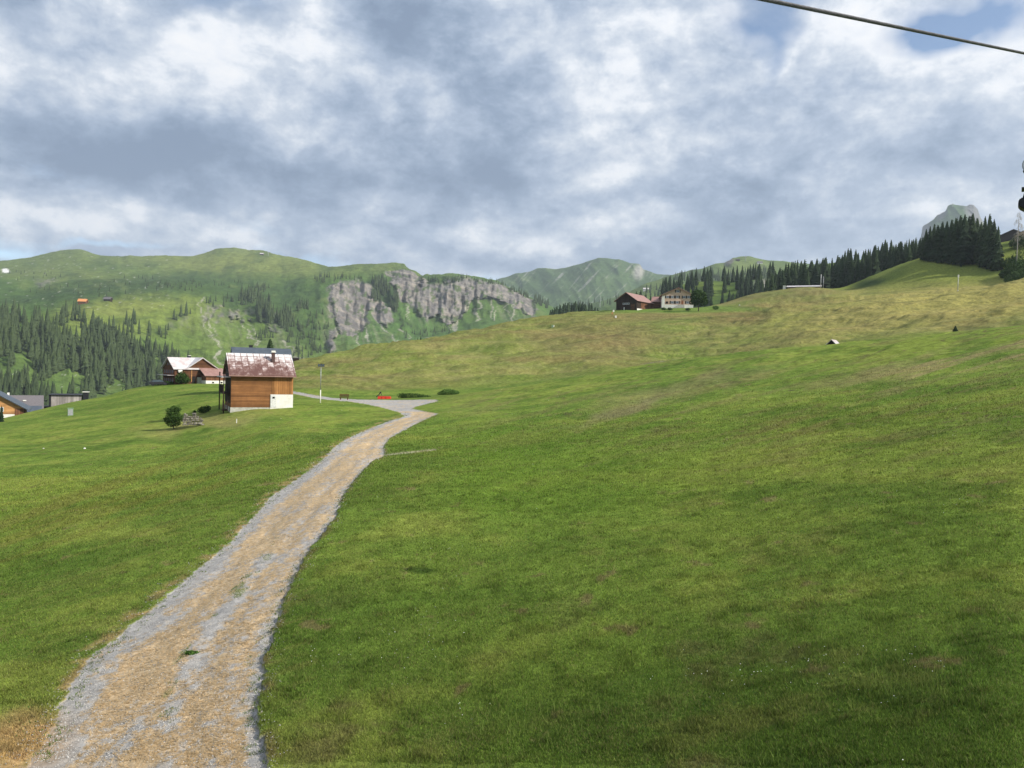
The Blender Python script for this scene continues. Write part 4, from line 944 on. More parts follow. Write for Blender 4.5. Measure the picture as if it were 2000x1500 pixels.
for i, (px, r, s) in enumerate(((1962, 345, 2.6), (1975, 335, 3.2), (1988, 330, 3.6), (2003, 325, 4.0), (1970, 320, 2.3), (1985, 312, 2.5), (2000, 305, 2.8), (1957, 332, 2.0), (2012, 312, 4.2), (1994, 345, 4.5), (1966, 306, 1.4), (1978, 372, 3.0), (2002, 372, 4.0))):
    p = ground_at(px, r); e = tag(empty('bush', p, 0), ['leftmost dark bush below the hill huts, beside the grove', 'dark bush at the foot of the dead spruce', 'tall dark bush right of the dead spruce', 'large bush at the right edge below the pinkish house', 'small bush low on the slope left of the thicket', 'bush in the lower middle of the thicket by the right edge', 'lowest bush of the thicket at the right edge', 'bush tucked against the right end of the grove', 'big bush cut by the right edge of the photo', 'tall bush directly under the pinkish house', 'smallest bush at the thicket foot in the meadow', 'bush behind the dead spruce below the grey hut', 'highest bush at the right edge beside the pinkish house'][i], 'bush', RG)
    leaf_obj('foliage', 40 + i, 1300, [(0, 0, s * .8, s, s, s * .9), (s * .6, 0, s * 1.3, s * .6, s * .6, s * .7), (-s * .6, 0, s * .6, s * .6, s * .6, s * .5)], .24, M_leaf, e)
gtree(1867, 117, 631.5, NEARC, 'small lone spruce with a crooked tip on the crest of the right meadow', None, 2.6, True, 1.2)
gtree(527, 172, 660, NEARC, 'single spruce rising behind the roofs of the wooden hut', None, 2.3, True, 6)
gtree(1334, 352, 557, NEARC, 'small spruce tip behind the roof of the farmhouse', None, .9, True, 6)
gtree(163, 205, 763, NEARC, 'small conifer standing at the right end of the grey plank shed', None, 1.5, True, 3)
gtree(3, 158, 788, NEARC, 'dark conifer at the left edge in front of the orange chalet', None, 1.0, True, 3)
gtree(822, 285, 655, NEARC, 'small dark conifer on the crest of the hay field, left of centre', None, 1.3, True, 1.5)
gtree(816, 285, 657, NEARC, 'tiny conifer left of the small one on the hay field crest', None, .8, True, 1.2)
# the bleached dead spruce by the hill huts
pd_ = ground_at(1978, 338); de = tag(empty('dead_tree', pd_, 0), 'bleached dead spruce with bare drooping twigs by the hill huts', 'tree')
Hd = pt(1979, 414, 338)[2] - pd_[2]; Hd = max(Hd, 14)
m = MB().tube([(0, 0, -.4), (.1, 0, Hd * .5), (.3, 0, Hd)], .26, 8, .04); m.build('trunk', M_dead, de, True)
m = MB(); rr_ = random.Random(8)
for i in range(46):
    t = .58 + .41 * i / 46; a = rr_.uniform(0, 6.28); l = (1.06 - t) * 5.6 * rr_.uniform(.5, 1.15) + .3; z = Hd * t; x0 = .3 * t
    p1 = (x0 + math.cos(a) * l * .6, math.sin(a) * l * .6, z - l * .12); p2 = (x0 + math.cos(a) * l, math.sin(a) * l, z - l * .55)
    m.tube([(x0, 0, z), p1, p2], .055, 4, .025)
    for q in range(3):
        s = rr_.uniform(.4, 1); b0 = (x0 + math.cos(a) * l * s, math.sin(a) * l * s, z - l * .5 * s); m.tube([b0, (b0[0] + rr_.uniform(-.4, .4), b0[1] + rr_.uniform(-.4, .4), b0[2] - rr_.uniform(.3, .9))], .03, 3, .02)
m.build('branches', M_dead, de)

# ------------------------------------------------------------------ buildings
def gable(root, x0, x1, y0, y1, zb, ze, zr, wall, roofm, axis='x', over=.5, eave=.5, th=.16, ridge=None, ze2=None, wname='wall', rname='roof'):
    """house body with a gable roof; ridge runs along `axis`. ridge = offset of the ridge across, ze2 = eave height of the far side"""
    a0, a1 = (y0, y1) if axis == 'x' else (x0, x1); b0, b1 = (x0, x1) if axis == 'x' else (y0, y1)
    rc = (a0 + a1) / 2 if ridge is None else ridge; ze2 = ze if ze2 is None else ze2
    w = MB().extr([(a0, zb), (a1, zb), (a1, ze2), (rc, zr), (a0, ze)], b0, b1, axis).build(wname, wall, root)
    s1 = (zr - ze) / (rc - a0); s2 = (zr - ze2) / (a1 - rc)
    r = MB().extr([(a0 - eave, ze - s1 * eave + .004), (rc, zr + .004), (a1 + eave, ze2 - s2 * eave + .004), (a1 + eave, ze2 - s2 * eave + th), (rc, zr + th * 1.25), (a0 - eave, ze - s1 * eave + th)], b0 - over, b1 + over, axis).build(rname, roofm, root)
    return w, r
def window(root, u, z, w, h, face, at, glass=None, shut=False, fr=None, bars=True):
    """window standing proud of a wall: face 'front' (plane y=at), 'left'/'right' (plane x=at)"""
    sg = -1 if face in ('front', 'left') else 1
    def bb(m, u0, u1, z0, z1, d0, d1):
        a, b = sorted((at + sg * d0, at + sg * d1))
        return m.box(u0, u1, a, b, z0, z1) if face == 'front' else m.box(a, b, u0, u1, z0, z1)
    m = MB(); t = min(.09, w * .12)
    bb(m, u - w / 2, u - w / 2 + t, z, z + h, .003, .07); bb(m, u + w / 2 - t, u + w / 2, z, z + h, .003, .07)
    bb(m, u - w / 2 + t, u + w / 2 - t, z, z + t, .003, .07); bb(m, u - w / 2 + t, u + w / 2 - t, z + h - t, z + h, .003, .07)
    if bars: bb(m, u - .03, u + .03, z + t, z + h - t, .003, .06)
    f = m.build('window', fr or M_frame, root); bb(MB(), 0, 0, 0, 0, 0, 0)
    g = MB(); bb(g, u - w / 2 + t + .002, u + w / 2 - t - .002, z + t + .002, z + h - t - .002, .002, .03); g.build('pane', glass or M_glass, f)
    if shut:
        for q in (-1, 1):
            s = MB(); c_ = u + q * (w / 2 + .30); bb(s, c_ - .26, c_ + .26, z - .05, z + h + .05, .003, .06); s.build('shutter', M_shut, root)
    return f

# --- the wooden hut beside the track
hp = G.hit(512, 795, 60, 130); hz = G.zat(*(pt(452, 700, 104)[:2])) ; HB = pt(512, 789, 105)
hut = tag(empty('wooden_hut', (HB[0], HB[1], HB[2]), -33 + 7), 'brown shingled wooden hut with a rusty white-patched metal roof beside the track', 'hut')
# local frame: x along the front, y away from the camera, z up from the sill
HW = 3.85
w_, rf_ = gable(hut, -HW, HW, 0, 7.2, -.45, 4.0, 6.4, M_shingle, M_rust, 'x', over=.33, eave=.55, th=.12)
# right part of the front clad in upright boards, proud of the shingles
MB().box(1.2, HW + .03, -.05, -.003, 1.26, 3.9).build('board_cladding', M_orangew, hut)
MB().box(-HW - .06, .98, -.06, 7.1, -2.0, -.454).build('foundation', M_conc, hut)
MB().box(1.0, HW + .04, -.09, 7.0, -1.6, 1.25).build('cellar_wall', M_white, hut)
dr = MB().box(1.05, 1.75, -.13, -.092, -.45, 1.2).build('cellar_door', M_frame, hut); MB().box(1.27, 1.55, -.16, -.131, .72, .95).build('door_window', M_hole, dr)
MB().box(-HW - .35, HW + .35, -.68, -.56, 3.55, 3.66).build('gutter', M_redroof, hut)
ch = MB().box(1.4, 1.8, 1.9, 2.3, 5.0, 6.75).build('chimney', plain('dark chimney', (.10, .06, .055), .9), hut)
MB().box(1.3, 1.9, 1.8, 2.4, 6.752, 6.84).box(1.36, 1.84, 1.86, 2.34, 6.842, 7.0).build('chimney_cap', M_white, ch)
# the dark gable side with its balcony, stairs and post
MB().box(-HW - .045, -HW - .003, .02, 7.1, .05, 3.95).build('gable_boards', M_darkw, hut)
MB().extr([(.1, 4.0), (7.1, 4.0), (3.6, 6.25)], -HW - .05, -HW - .01, 'x').build('gable_panel', M_darkw, hut)
b = MB().box(-HW - .88, -HW - .05, .8, 6.6, 1.25, 1.38)
for y in (.85, 2.3, 3.7, 5.1, 6.5): b.box(-HW - .88, -HW - .78, y - .05, y + .05, 1.38, 2.3)
b.box(-HW - .90, -HW - .76, .8, 6.6, 2.3, 2.38)
for y in np.arange(1.0, 6.5, .22): b.box(-HW - .85, -HW - .81, y, y + .12, 1.45, 2.28)
b.build('balcony', M_darkw, hut)
b = MB()
for y in (.9, 6.5): b.box(-HW - .86, -HW - .72, y - .07, y + .07, -1.3, 1.245); b.box(-HW - .86, -HW - .72, y - .07, y + .07, 2.39, 4.0)
b.build('posts', M_darkw, hut)
b = MB().box(-HW - 1.0, -HW - .3, .4, 1.0, -.9, -.75)
for i in range(5): b.box(-HW - .95, -HW - .35, .2 + i * .0, .8, -.7 + i * .16, -.64 + i * .16)
b.box(-HW - .97, -HW - .90, .2, .3, -.9, .5).box(-HW - .42, -HW - .32, .2, .3, -.9, .5).build('stairs', M_darkw, hut)
MB().extr([(.3, 3.35), (.3, 3.45), (7, 3.45), (7, 3.35)], -HW - 1.15, -HW - .06, 'x').build('balcony_roof', M_whiteroof, hut)
window(hut, 3.6, 4.3, .9, 1.0, 'left', -HW - .05, fr=M_darkw)

# --- house hidden behind the hut, its dark blue roof showing
p = ground_at(508, 150); bz = pt(508, 690, 150)[2]
hb = tag(empty('chalet', (p[0], p[1], p[2]), -26), 'chalet behind the wooden hut with a dark blue-grey sheet roof', 'house')
zr = pt(500, 681.5, 152)[2] - p[2]; ze = zr - 3.0
gable(hb, -4.6, 5.0, -3.6, 3.6, -1.5, ze, zr, M_darkw, M_dkroof, 'x', over=.5, eave=.7)
c_ = MB().box(-1.9, -1.3, .3, .9, zr - .5, zr + .55).build('chimney', M_black, hb); MB().box(-2.0, -1.2, .2, 1.0, zr + .552, zr + .64).build('chimney_cap', M_black, c_)
window(hb, 0, 1.4, 1.0, 1.1, 'left', -4.6)
p = pt(569, 714, 292); zs = pt(569, 698, 292)[2] - p[2]
sb = tag(empty('shed', p, -20), 'low dark flat-roofed shed right behind the wooden hut', 'shed')
MB().box(-2.6, 2.6, -1.5, 1.5, -2.5, zs - .25).build('wall', M_darkw, sb); MB().box(-3.0, 3.0, -1.8, 1.8, zs - .246, zs - .05).build('roof', M_greyroof, sb)

# --- brown chalet on the left
p = ground_at(345, 210); s0 = .134 * 1.0
BZ = pt(350, 749, 210)[2]
k2 = tag(empty('chalet', (pt(341, 749, 204)[0], pt(341, 749, 204)[1], BZ), -55 + 9), 'large dark brown chalet with white metal roof and low saltbox gable left of the hut', 'house')
# block one: gable end to the left
gable(k2, 0, 7.6, .05, 7.0, -2.2, 3.9, 6.35, M_brownw, M_whiteroof, 'x', over=.5, eave=.45, wname='left_wing', rname='left_roof')
gable(k2, 3.0, 13.4, -.02, 9, -2.2, 3.95, 6.45, M_brownw, M_whiteroof, 'y', over=.5, eave=.5, ridge=6.7, ze2=2.0, wname='gable_wing', rname='gable_roof')
an = MB().box(6.4, 11.4, -3.0, -.03, 1.0, 2.2).build('annex', M_redw, k2); MB().box(6.38, 11.42, -3.02, -.035, -2.0, .996).build('annex_base', M_white, an)
MB().extr([(-3.45, 2.1), (-.03, 3.95), (-.03, 4.07), (-3.45, 2.22)], 5.9, 11.9, 'x').build('annex_roof', M_redroof, k2)
for u in (8.2, 10.4): MB().box(u - .25, u + .25, -3.06, -3.024, .35, .7).build('vent', M_hole, k2)
c_ = MB().box(4.8, 5.4, 3.6, 4.2, 6.0, 7.0).build('chimney', M_black, k2); MB().box(4.75, 5.45, 3.55, 4.25, 7.002, 7.1).build('chimney_cap', M_white, c_)
for z, n in ((.4, 5), (2.5, 5)):
    for i in range(n): window(k2, 1.1 + i * 1.2, z, .62, 1.0, 'left', 0, fr=M_redw, bars=False)
for u in (2.9, 4.1): window(k2, u, 4.5, .6, .9, 'left', 0, fr=M_redw, bars=False)
MB().extr([(0.2, 2.1), (6.6, 2.1), (6.6, 2.18), (0.2, 2.18)], -1.7, -.05, 'x').build('porch_roof', M_whiteroof, k2)
sat = MB().tube([(1.2, -.25, 3.2), (1.2, -.33, 3.22)], .55, 16).tube([(1.2, -.02, 3.2), (1.2, -.25, 3.2)], .05, 6).build('satellite_dish', M_white, k2, True)
MB().box(4.0, 4.16, -.14, -.03, .5, 3.7).build('downpipe', M_honey, k2)
MB().box(4.2, 5.0, -.10, -.03, -.2, 1.9).build('door', M_hole, k2)
MB().box(5.4, 7.0, -.6, -.03, -.6, 1.7).build('porch_wall', M_conc, k2);
for i, (px, lab, mt_) in enumerate(((311, 'dark car parked at the left end of the brown chalet', M_black), (437, 'dark blue car parked at the right end of the brown chalet', M_dkroof))):
    pc = ground_at(px, 205 if i == 0 else 222); car = tag(empty('parked_car', (pc[0], pc[1], pc[2] + .0), 60), lab, 'car')
    MB().extr([(-2.1, .35), (2.1, .35), (2.15, .8), (1.2, .95), (.75, 1.42), (-1.2, 1.45), (-1.9, .95), (-2.15, .85)], -.85, .85, 'x').build('body', mt_, car)
    MB().extr([(1.05, .97), (.7, 1.36), (-1.15, 1.38), (-1.7, .97)], -.87, .87, 'x').build('side_windows', M_glass, car)
    for sx_ in (-.86, .86):
        for yy in (-1.35, 1.35): MB().tube([(sx_ - .1, yy, .33), (sx_ + .1, yy, .33)], .33, 14).build('wheel', M_black, car)

# --- the hamlet in the lower left corner
def fix(px, py, r): return pt(px, py, r)
b0 = pt(18, 822, 186)
k3 = tag(empty('chalet', b0, -33 + 4), 'honey-coloured wooden chalet with dark roof cut by the left edge', 'house')
gable(k3, -7.2, 2.5, 0, 9, 1.35, 2.6, 5.8, M_honey, M_dkroof, 'y', over=.8, eave=.9, ridge=-2.8)
MB().box(-7.2, .9, -.02, 8.9, -3, 1.346).build('foundation', M_white, k3); MB().box(.95, 2.52, -.05, 8.9, -3, 2.5).build('corner_wall', M_redw, k3)
window(k3, -1.6, 1.9, 1.3, .9, 'front', 0); MB().box(-1.2, -.4, -.1, -.03, -1.2, .5).build('dark_door', M_hole, k3)
b0 = pt(44, 800, 222)
k4 = tag(empty('house', b0, -32), 'house with a broad grey tiled roof and roof lights behind the honey-coloured chalet', 'house')
gable(k4, -5.8, 3.9, -3.5, 3.5, -3, .35, 3.3, M_redw, M_greyroof, 'x', over=.5, eave=.8)
for u, z in ((-3.6, 2.3), (-1.7, 2.1), (.4, 2.2)):
    yy = -3.5 + (z - .35) / 2.95 * 3.5
    MB().box(u - .35, u + .35, yy - .5, yy - .1, z - .02, z + .22).build('roof_light', M_white, k4)
MB().box(-3.2, -2.7, .4, .9, 2.6, 4.1).build('chimney', M_white, k4)
b0 = pt(46, 812, 205); k5 = tag(empty('annex', b0, -30), 'low lean-to roof between the honey-coloured chalet and the meadow edge', 'shed')
MB().box(-1.6, 3.2, -2, 2, -2, 1.0).build('wall', M_redw, k5); MB().extr([(-2.4, .95), (2, 2.0), (2, 2.12), (-2.4, 1.07)], -1.9, 3.5, 'x').build('roof', M_dkroof, k5)
b0 = pt(132, 799, 228)
k6 = tag(empty('shed', b0, -29 + 6), 'long grey plank shed behind the left meadow edge', 'shed')
MB().box(-3.7, 4.0, 0, 6, -2.5, 3.55).build('wall', M_palew, k6); MB().box(-4.3, 4.2, -.4, 6.3, 3.554, 3.72).build('roof', M_black, k6); MB().box(-4.2, -3.73, -.1, 5.9, -2.5, 3.55).build('side_wall', M_black, k6)
MB().box(-3.0, 3.9, -.35, -.004, -.2, .55).build('low_roof', M_redroof, k6)
b0 = pt(168, 772, 203); k7 = tag(empty('shed', b0, -20), 'tiny white-roofed shed by the small conifer', 'shed')
MB().box(-.5, .5, -.5, .5, -1, .7).build('wall', M_black, k7); MB().box(-.65, .65, -.65, .65, .704, .85).build('roof', M_white, k7)
b0 = pt(82, 797, 235); k8 = tag(empty('shed', b0, -22), 'low dark shelter between the grey roof and the plank shed', 'shed')
MB().box(-1.6, 1.9, -1, 1, -2, .4).build('wall', M_hole, k8); MB().box(-1.8, 2.1, -1.4, 1.2, .404, .62).build('roof', M_greyroof, k8)

# --- farm on the crest
fz = pt(1240, 602.5, 326)
barn = tag(empty('barn', (pt(1223, 603, 322)[0], pt(1223, 603, 322)[1], pt(1223, 603, 322)[2]), 9 + 27), 'dark brown barn with a faded red roof left of the farmhouse', 'barn')
gable(barn, -4.7, 4.7, 0, 14.5, -1.5, 3.5, 6.6, M_darkw, M_redroof, 'y', over=.9, eave=.7)
MB().box(4.703, 4.75, 4, 14.4, -.1, 3.3).build('side_boards', M_redw, barn); MB().box(4.703, 4.9, .3, 12, -1.4, .1).build('base_wall', M_white, barn)
for u in (-1.2, -.1, 1.0): window(barn, u, 1.7, .95, .75, 'front', 0)
MB().box(-1.1, -.75, -.15, -.003, -.9, .6).build('white_post', M_white, barn); MB().box(2.2, 3.9, -.08, -.003, -.9, 1.9).build('barn_door', M_brownw, barn)
FB = pt(1322, 598.5, 326)
fh = tag(empty('farmhouse', FB, 12 - 4), 'peach farmhouse with dark shutters and a low gable beside the barn', 'house')
fw, fr_ = gable(fh, -6.1, 6.6, 0, 9, -1.5, 4.65, 7.6, M_pink, M_redroof, 'y', over=.9, eave=1.0, ridge=.4)
MB().box(-6.15, -6.103, -.0, 8.9, -1.4, 4.5).build('side_wall', M_white, fh); MB().box(-6.15, 6.65, -.06, -.003, -1.4, .75).build('base_wall', M_white, fh)
MB().box(-6.16, -5.0, -.05, -.003, .752, 4.4).build('corner_render', M_white, fh)
window(fh, .2, 5.75, 1.2, 1.05, 'front', 0, shut=True)
for u in (-3.9, -1.9, .1, 2.9, 4.6): window(fh, u, 3.35, 1.0, 1.05, 'front', 0, shut=True)
for u in (-1.9, .1, 4.3): window(fh, u, 1.15, 1.0, 1.05, 'front', 0, shut=True)
window(fh, -4.1, 1.1, 1.0, .9, 'front', 0, glass=M_hole, fr=M_shut)
MB().box(1.75, 2.6, -.10, -.003, .76, 2.5).build('door', M_door, fh)
st = MB()
for i in range(5): st.box(-2.0 - .0, 1.7 - i * .1, -2.2 + i * .22, -.065, -1.2 + i * .38, -1.2 + (i + 1) * .38 - .004) if i == 0 else st.box(-1.6 + i * .5, 2.9, -2.2 + i * .22, -.065, -1.2 + i * .38, -1.2 + (i + 1) * .38 - .004)
st.build('front_stairs', M_conc, fh)
lk = tag(empty('shed', pt(1283, 600, 333), 16), 'low brown shed between the barn and the farmhouse', 'shed')
gable(lk, -2.3, 2.6, 0, 7, -1.2, 2.5, 4.6, M_brownw, M_redroof, 'x', over=.2, eave=.6); MB().box(-2.2, -1.5, -.4, -.003, -1, .9).build('door', M_redw, lk)
# long pale-roofed shed on the skyline
p = pt(1570, 563.5, 398)
lr = tag(empty('shed', (p[0], p[1], p[2]), 22), 'long low shed with pale roof on the skyline right of the farm', 'shed')
MB().box(-7.5, 7.5, 0, 4, -1.5, .7).build('wall', M_redw, lr); MB().extr([(-.6, .7), (4.4, 1.75), (4.4, 1.95), (-.6, .9)], -8, 8, 'x').build('roof', M_whiteroof, lr); MB().box(-9.6, -8.4, .2, 1.6, -1, 1.6).build('white_tank', M_white, lr)
# huts at the top right
p = ground_at(1967, 398); zz_ = pt(1967, 470, 398)[2]
h1 = tag(empty('hut', (p[0], p[1], min(p[2], zz_)), 33 - 6), 'dark grey hut with a low gable behind the dead tree', 'hut'); dz = zz_ - min(p[2], zz_)
gable(h1, -4.6, 5.6, 0, 6, -1, dz + 2.2, dz + 4.6, plain('dark grey boards', (.075, .065, .07), .9), M_shut, 'y', over=.5, eave=.8)
window(h1, 1.5, dz + 1.4, .9, .8, 'front', 0)
p = ground_at(2012, 380); zz_ = pt(2010, 474, 380)[2]
h2 = tag(empty('house', (p[0], p[1], min(p[2], zz_)), 33 - 12), 'house with pinkish wall cut by the right edge of the photo', 'house'); dz = zz_ - min(p[2], zz_)
gable(h2, -5.6, 5.6, 0, 8, -1, dz + 4.0, dz + 6.6, M_pink, M_shut, 'y', over=.6, eave=.9)
window(h2, -2.6, dz + 1.6, 1.1, 1.1, 'front', 0)
# shelter peeping over the near crest
p = pt(1624, 677, 121)
s1 = tag(empty('field_shelter', (p[0], p[1], p[2] - 1.4), 22 + 14), 'little dark shelter with pale gable roof peeping over the right meadow crest', 'shelter')
gable(s1, -1.0, 1.0, 0, 2.4, -.3, 1.35, 2.35, M_hole, M_whiteroof, 'y', over=.25, eave=.35, th=.09); MB().box(-.4, .4, -.06, -.003, -.2, 1.2).build('door', M_darkw, s1)
# alp huts and summit buildings far away
def far_house(S, px, py, L_, W_, H_, roofm, wall, label, az=0, name='alp_hut', cat='hut'):
    p = S.hit(px, py) if S is not None else py
    e = tag(empty(name, p, az), label, cat); gable(e, -L_ / 2, L_ / 2, -W_ / 2, W_ / 2, -6, H_ * .5, H_, wall, roofm, 'x', over=1, eave=1, th=.5); return e
far_house(B, 161, 592, 10, 8, 6, M_orroof, M_redw, 'orange-roofed alp hut above the wood on the left slope', -10)
far_house(B, 211, 587, 10, 6, 5, M_greyroof, M_darkw, 'grey-roofed alp hut right of the orange one', 5)
far_house(B, 511, 497.5, 9, 6, 5, M_whiteroof, M_darkw, 'tiny lift station on the rounded green summit', 0, 'summit_building', 'building')
far_house(RC, 1441, 509.5, 8, 6, 5, M_shut, M_shut, 'dark summit building on the far green peak', 0, 'summit_building', 'building')
far_house(RC, 1484, 514.5, 12, 6, 5, M_greyroof, M_frame, 'small pale building on the right shoulder of the far green peak', 0, 'summit_building', 'building')
far_house(RC, 1262, 567, 11, 8, 5, M_whiteroof, M_frame, 'white-roofed house on the hillside above the farm', 0, 'house', 'house')
def mast(S, px, py, h, r, label, name='lift_pylon', cat='pylon', mat=None, cross=True):
    p = S.hit(px, py); e = tag(empty(name, p, 0), label, cat)
    MB().tube([(0, 0, -3), (0, 0, h)], r, 6, r * .6).build('pole', mat or M_metal, e)
    if cross: MB().box(-h * .28, h * .28, -r, r, h, h + r * 1.5).build('cross_arm', mat or M_metal, e)
mast(RC, 1456, 508.5, 11, .8, 'lift pylon on top of the far green peak')
mast(B, 523, 498, 9, .7, 'lift pylon right of the lift station on the rounded summit')
mast(RD, 1861, 404, 13, .7, 'summit cross on the rocky peak', 'summit_cross', 'cross')
mast(RC, 1172, 600, 26, .5, 'pale mast beside the small wood beyond the crest', 'mast', 'mast', M_frame, False)
# ------------------------------------------------------------------ small things in the meadow
def pole(px, y0, y1, r, rad, label, name, cat, mat, foot=None):
    a = pt(px, y0, r); a[2] = min(a[2], G.zat(a[0], a[1]) + .0) if foot is None else a[2]; top = pt(px, y1, r)[2]
    e = tag(empty(name, a, 0), label, cat); MB().tube([(0, 0, -.5), (0, 0, top - a[2])], rad, 8, rad * .8).build('pole', mat, e, True); return e, top - a[2]
pole(1603, 562, 536, 385, .16, 'left of the two thin pale poles beside the skyline shed', 'pole', 'pole', M_frame)
pole(1608, 562, 540, 385, .14, 'right and shorter of the two thin poles beside the skyline shed', 'pole', 'pole', M_metal)
e, h_ = pole(1871, 560, 538, 268, .10, 'white-tipped marker pole at the foot of the knoll', 'marker_pole', 'pole', M_metal)
MB().tube([(0, 0, h_ - .6), (0, 0, h_ + .2)], .2, 8).build('tip', M_white, e); MB().tube([(0, 0, .0), (0, 0, 1.1)], .19, 8).build('base', M_white, e)
for px, py, r, lab in ((463, 826, 88, 'short white marker post in the grass below the hut'),):
    p = G.hit(px, py, 60, 130); e = tag(empty('marker_post', p, 0), lab, 'post'); MB().tube([(0, 0, -.1), (0, 0, .42)], .05, 8).build('post', M_white, e); MB().tube([(0, 0, .422), (0, 0, .47)], .06, 8).build('cap', M_frame, e)
for px, py, col_, lab in ((1198, 607, M_white, 'white marker stone left of the barn'), (1196, 611, M_honey, 'small yellow marker below the barn'), (1202, 616, M_white, 'white marker post in the brown field below the barn')):
    p = G.hit(px, py + 2, 200, 345); e = tag(empty('marker', p, 0), lab, 'marker'); MB().extr([(-.25, 0), (.25, 0), (.18, .8), (-.18, .8)], -.3, .3, 'x').build('body', col_, e)
for i, (px, py, s) in enumerate(((165, 876, .13), (84, 876, .09), (1443, 592, .35))):
    p = G.hit(px, py, 40, 500); me = MB(); rg = random.Random(i)
    vs = []; fs = []
    for a in range(5):
        th = math.pi * a / 4
        for b_ in range(8): ph = b_ * math.pi / 4; k = s * rg.uniform(.75, 1.1); vs.append((k * math.sin(th) * math.cos(ph), k * math.sin(th) * math.sin(ph), k * .7 * math.cos(th)))
    for a in range(4):
        for b_ in range(8): fs.append((a * 8 + b_, a * 8 + (b_ + 1) % 8, (a + 1) * 8 + (b_ + 1) % 8, (a + 1) * 8 + b_))
    o = me.add(vs, fs).build('boulder', M_white); o.location = p + np.array([0, 0, s * .3])
    tag(o, ['white stone lying in the left meadow', 'smaller white stone left of the other in the left meadow', 'pale stone on the green skyline right of the farm tree'][i], 'stone')
p = pt(137.5, 812, 150); e = tag(empty('utility_box', p, -30), 'pale green utility box standing in the left meadow', 'box')
MB().box(-.42, .42, -.3, .3, -.4, 1.25).build('cabinet', M_green, e, bevel=.03); MB().box(-.46, .46, -.34, .34, 1.252, 1.32).build('lid', M_green, e); MB().box(-.36, .36, -.33, -.303, .1, 1.1).build('door', M_metal, e)
p = pt(1080, 645.5, 292); e = tag(empty('utility_box', p, 4), 'narrow pale green box standing alone in the hay field', 'box')
MB().box(-.55, .1, -.4, .4, -.4, 2.1).build('cabinet', M_green, e); MB().box(.104, .5, -.35, .35, -.4, 2.0).build('side_panel', M_white, e)
# floodlight pole by the track
p = pt(625.5, 787.5, 114); H_ = pt(627, 712, 114)[2] - p[2]
lp = tag(empty('floodlight_pole', p, -14), 'tall thin floodlight pole right of the wooden hut', 'lamp post')
MB().tube([(0, 0, -.4), (0, 0, 1.9)], .075, 10).build('lower_pole', M_white, lp, True); MB().tube([(0, 0, 1.9), (0, 0, H_ - .3)], .05, 10).build('pole', M_metal, lp, True)
MB().box(-.42, .42, -.04, .04, H_ - .34, H_ - .27).build('cross_arm', M_metal, lp)
for i, u in enumerate((-.30, .02, .33)):
    h_ = MB().box(u - .14, u + .14, -.22 + .05 * i, .10, H_ - .265, H_ + .08 + .05 * (i % 2)).build('floodlight', M_black, lp, bevel=.02); MB().box(u - .11, u + .11, -.225 + .05 * i, -.222 + .05 * i, H_ - .23, H_ + .04).build('lens', M_glass, h_)
# bench
p = pt(672, 781, 134); bn = tag(empty('bench', p, -14 + 12), 'brown wooden bench beside the narrow track', 'bench')
MB().box(-.8, .8, -.3, .1, .40, .46).build('seat', M_brownw, bn)
m = MB()
for i in range(3): m.box(-.8, .8, .14, .18, .55 + i * .16, .67 + i * .16)
m.build('backrest', M_brownw, bn)
for sx_ in (-.6, .6): MB().box(sx_ - .06, sx_ + .06, -.28, .13, -.1, .396).build('leg', M_brownw, bn)
# red implement
p = pt(750, 784, 132); rd = tag(empty('farm_implement', p, -9 + 6), 'bright red farm implement with a black arm beside the gravel', 'implement')
MB().extr([(-.45, .12), (.45, .12), (.5, .45), (.42, .82), (-.42, .82), (-.5, .45)], -1.05, 1.15, 'x').build('body', M_red, rd, bevel=.06)
MB().box(-.98, 1.08, -.47, .47, .824, .88).box(-.3, -.22, -.54, -.46, .2, .8).box(.4, .48, -.54, -.46, .2, .8).build('ribs', M_red, rd)
MB().tube([(-1.3, -.1, .75), (-.85, -.1, 1.15), (-.62, -.1, 1.5)], .075, 8).tube([(-.62, -.1, 1.5), (-.35, -.1, 1.0)], .05, 8).box(-.75, -.48, -.2, .0, 1.35, 1.6).build('arm', M_black, rd)
for sx_ in (-.7, .8): MB().tube([(sx_, -.55, .17), (sx_, -.42, .17)], .18, 14).build('wheel', M_black, rd)
# dry stone wall
p = pt(374, 822, 99); sw = tag(empty('stone_wall', p, -26), 'short ruined dry stone wall right of the round bush', 'wall')
m = MB(); rg = random.Random(4); z = -.5
while z < .80:
    h_ = rg.uniform(.13, .24); x = -1.05 + rg.uniform(0, .15) + (max(0, z) * .18)
    while x < 1.05 - max(0, z) ** 1.5 * .8:
        w_ = rg.uniform(.22, .55); d_ = rg.uniform(-.16, .10)
        if z < .45 or rg.random() < .75: m.box(x, x + w_ - rg.uniform(.03, .08), -.35 + d_, .3 + d_, z + rg.uniform(-.02, .02), z + h_ - rg.uniform(.03, .07))
        x += w_
    z += h_
m.build('stones', plain('grey field stones', (.36, .33, .28), .95, (.09, .08, .065), 4.0), sw, bevel=.03)
